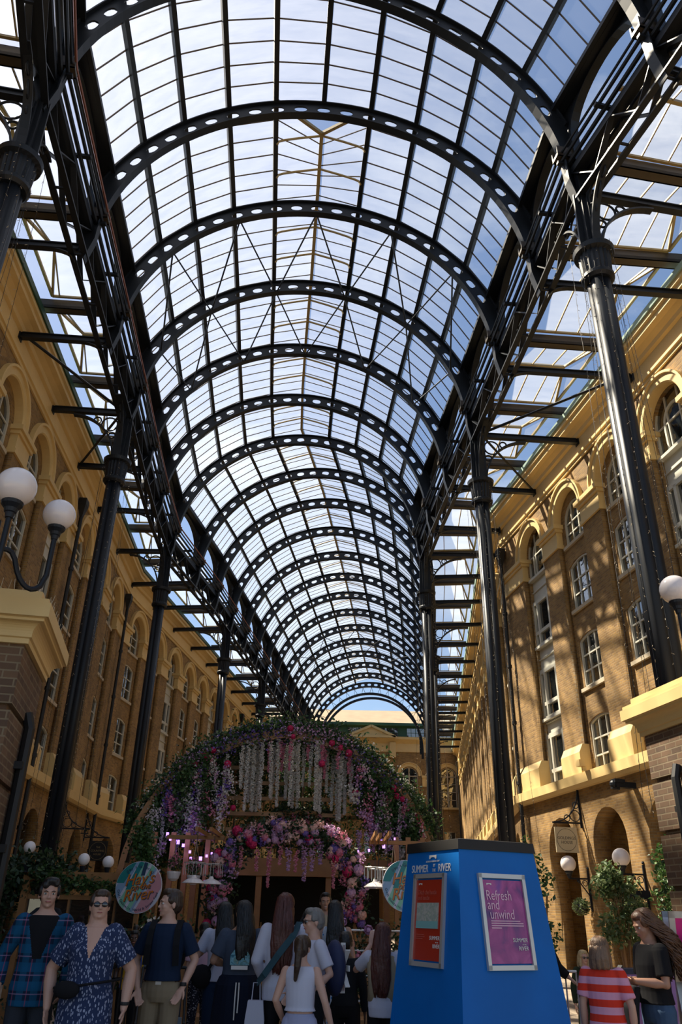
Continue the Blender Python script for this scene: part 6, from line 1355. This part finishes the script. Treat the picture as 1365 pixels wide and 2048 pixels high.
# A-boards
def aboard(loc, rz, w, h, face_m, lab, frame_m=None, name='pavement_sign'):
    t = empty(name, loc=loc, rz=rz, label=lab, cat='sign')
    for sg in (-1, 1):
        Mx = Matrix.Translation((0, sg*.22, 0)) @ Matrix.Rotation(sg*.20, 4, 'X')
        q = MB(); q.box((-w/2, -.015, 0), (-w/2+.05, .015, h)); q.box((w/2-.05, -.015, 0), (w/2, .015, h)); q.box((-w/2, -.015, h-.05), (w/2, .015, h)); q.box((-w/2, -.015, .05), (w/2, .015, .12)); q.build('sign_frame', frame_m or M['snavy'], t, Mx)
        q = MB(); q.box((-w/2+.05, -.008, .12), (w/2-.05, .008, h-.05)); q.build('sign_panel', face_m, t, Mx)
    return t
M['mauve'] = mat('mauve_panel', (.34, .18, .42), .5); M['hot'] = mat('hot_pink_panel', (.72, .02, .22), .4)
aboard((3.12, 8.75, 0), math.radians(12), .92, 1.16, M['mauve'], 'dark framed pavement sign with plain mauve panel behind the curly-haired person')
t = aboard((3.30, 7.75, 0), math.radians(-6), .62, 1.66, M['hot'], 'tall grey framed pink and black sign cut by the right edge', M['alu']); q = MB(); q.box((-.20, -.26, .3), (.20, -.235, 1.45)); q.build('black_panel', M['black'], t)
# pushchair, railing, deck, flower racks
t = empty('pushchair', loc=(-1.72, 9.3, 0), rz=.2, label='black pushchair with a grey blanket behind the person in the navy T-shirt', cat='pushchair')
for x, y in ((-.25, -.3), (.25, -.3), (-.25, .35), (.25, .35)):
    q = MB(); r = .14; q.tube([(x, y+r*math.cos(2*PI*k/20), .15+r*math.sin(2*PI*k/20)) for k in range(20)], .018, 6, close=True); w_ = q.build('wheel', M['black'], t); q = MB(); q.sphere((x, y, .15), (.02, .05, .05), 10); q.build('hub', CL['jersey'] if x > 0 and y < 0 else M['black'], w_)
q = MB(); [(q.tube([(sx*.25, -.3, .15), (sx*.24, .1, .55), (sx*.23, .45, 1.0)], .014, 6), q.tube([(sx*.25, .35, .15), (sx*.24, -.05, .55)], .014, 6)) for sx in (-1, 1)]; q.tube([(-.23, .45, 1.0), (.23, .45, 1.0)], .018, 6); q.build('chassis', M['black'], t)
q = MB(); q.loft([[Vector((sx*.2, y+dy, z)) for sx, dy in ((-1, 0), (1, 0), (1, .05), (-1, .05))] for y, z in ((-.3, .42), (.0, .40), (.12, .5), (.22, .85))]); q.build('seat', CL['grey'], t)
q = MB(); q.box((.06, -.34, .2), (.2, -.30, .62)); q.build('blanket', cloth('grey_blanket', (.16,.19,.22)), t)
t = empty('railing', loc=(-2.5, 9.9, 0), label='black metal handrail with thin uprights behind the dress wearer', cat='railing')
q = MB(); q.tube([(-.75, .7, .62), (.0, 0, .95), (.45, -.35, 1.12)], .025, 6); q.tube([(-.75, .7, .12), (.45, -.35, .12)], .018, 6); q.build('rail', M['black'], t)
for k in range(12): f = k/11; q = MB(); x = -.75+1.2*f; q.tube([(x, .7-1.05*f, 0), (x, .7-1.05*f, .62+.5*f)], .009, 5); q.build('upright', M['black'], t)
t = empty('timber_deck', loc=(-.2, 14.2, 0), label='low stepped timber decking in front of the bar', cat='decking')
for k in range(5): q = MB(); q.box((-2.6, -.0+.55*k, 0), (2.6, .55*(k+1), .10+.12*k)); q.build('step', M['wood2'], t)
t = empty('flower_rack', loc=(.65, 12.4, 0), label='white wire rack filled with pink flowers beside the pyramid', cat='flower stand')
q = MB()
for z in (.5, .8, 1.1, 1.35): q.tube([(-.5, 0, z), (.5, 0, z)], .012, 5); q.tube([(-.5, .25, z), (.5, .25, z)], .012, 5)
for x in (-.5, 0, .5): q.tube([(x, 0, 0), (x, 0, 1.4)], .012, 5); q.tube([(x, .25, 0), (x, .25, 1.4)], .012, 5)
q.build('wire_frame', M['alu'], t)
stuff(cards('foliage', along([(-.5, .12, .5), (.5, .12, .7), (-.5, .12, 1.0), (.5, .12, 1.3)], 1600, .22), .07, M['leafd'], t)); 
for k in range(16): link('bloom', ROSE[random.choice(['fpink', 'flilac', 'fpeach'])], t, Matrix.Translation((random.uniform(-.5, .5), -.05, random.uniform(.5, 1.5))) @ Matrix.Rotation(-PI/2, 4, 'X') @ Matrix.Scale(random.uniform(.6, 1), 4))
t = empty('flower_trough', loc=(-3.3, 12.05, 0), label='timber trough of pink roses on the left beyond the railing', cat='planter')
q = MB(); q.box((-.2, 0, 0), (1.5, .3, .95)); q.build('trough', M['wood'], t); stuff(cards('foliage', along([(-.1, .15, 1.0), (1.4, .15, 1.05)], 900, .2), .07, M['leaf'], t))
for k in range(9): link('bloom', ROSE[random.choice(['fpink', 'fred', 'flilac'])], t, Matrix.Translation((random.uniform(.6, 1.4), -.02, random.uniform(1.0, 1.25))) @ Matrix.Rotation(-PI/2, 4, 'X'))
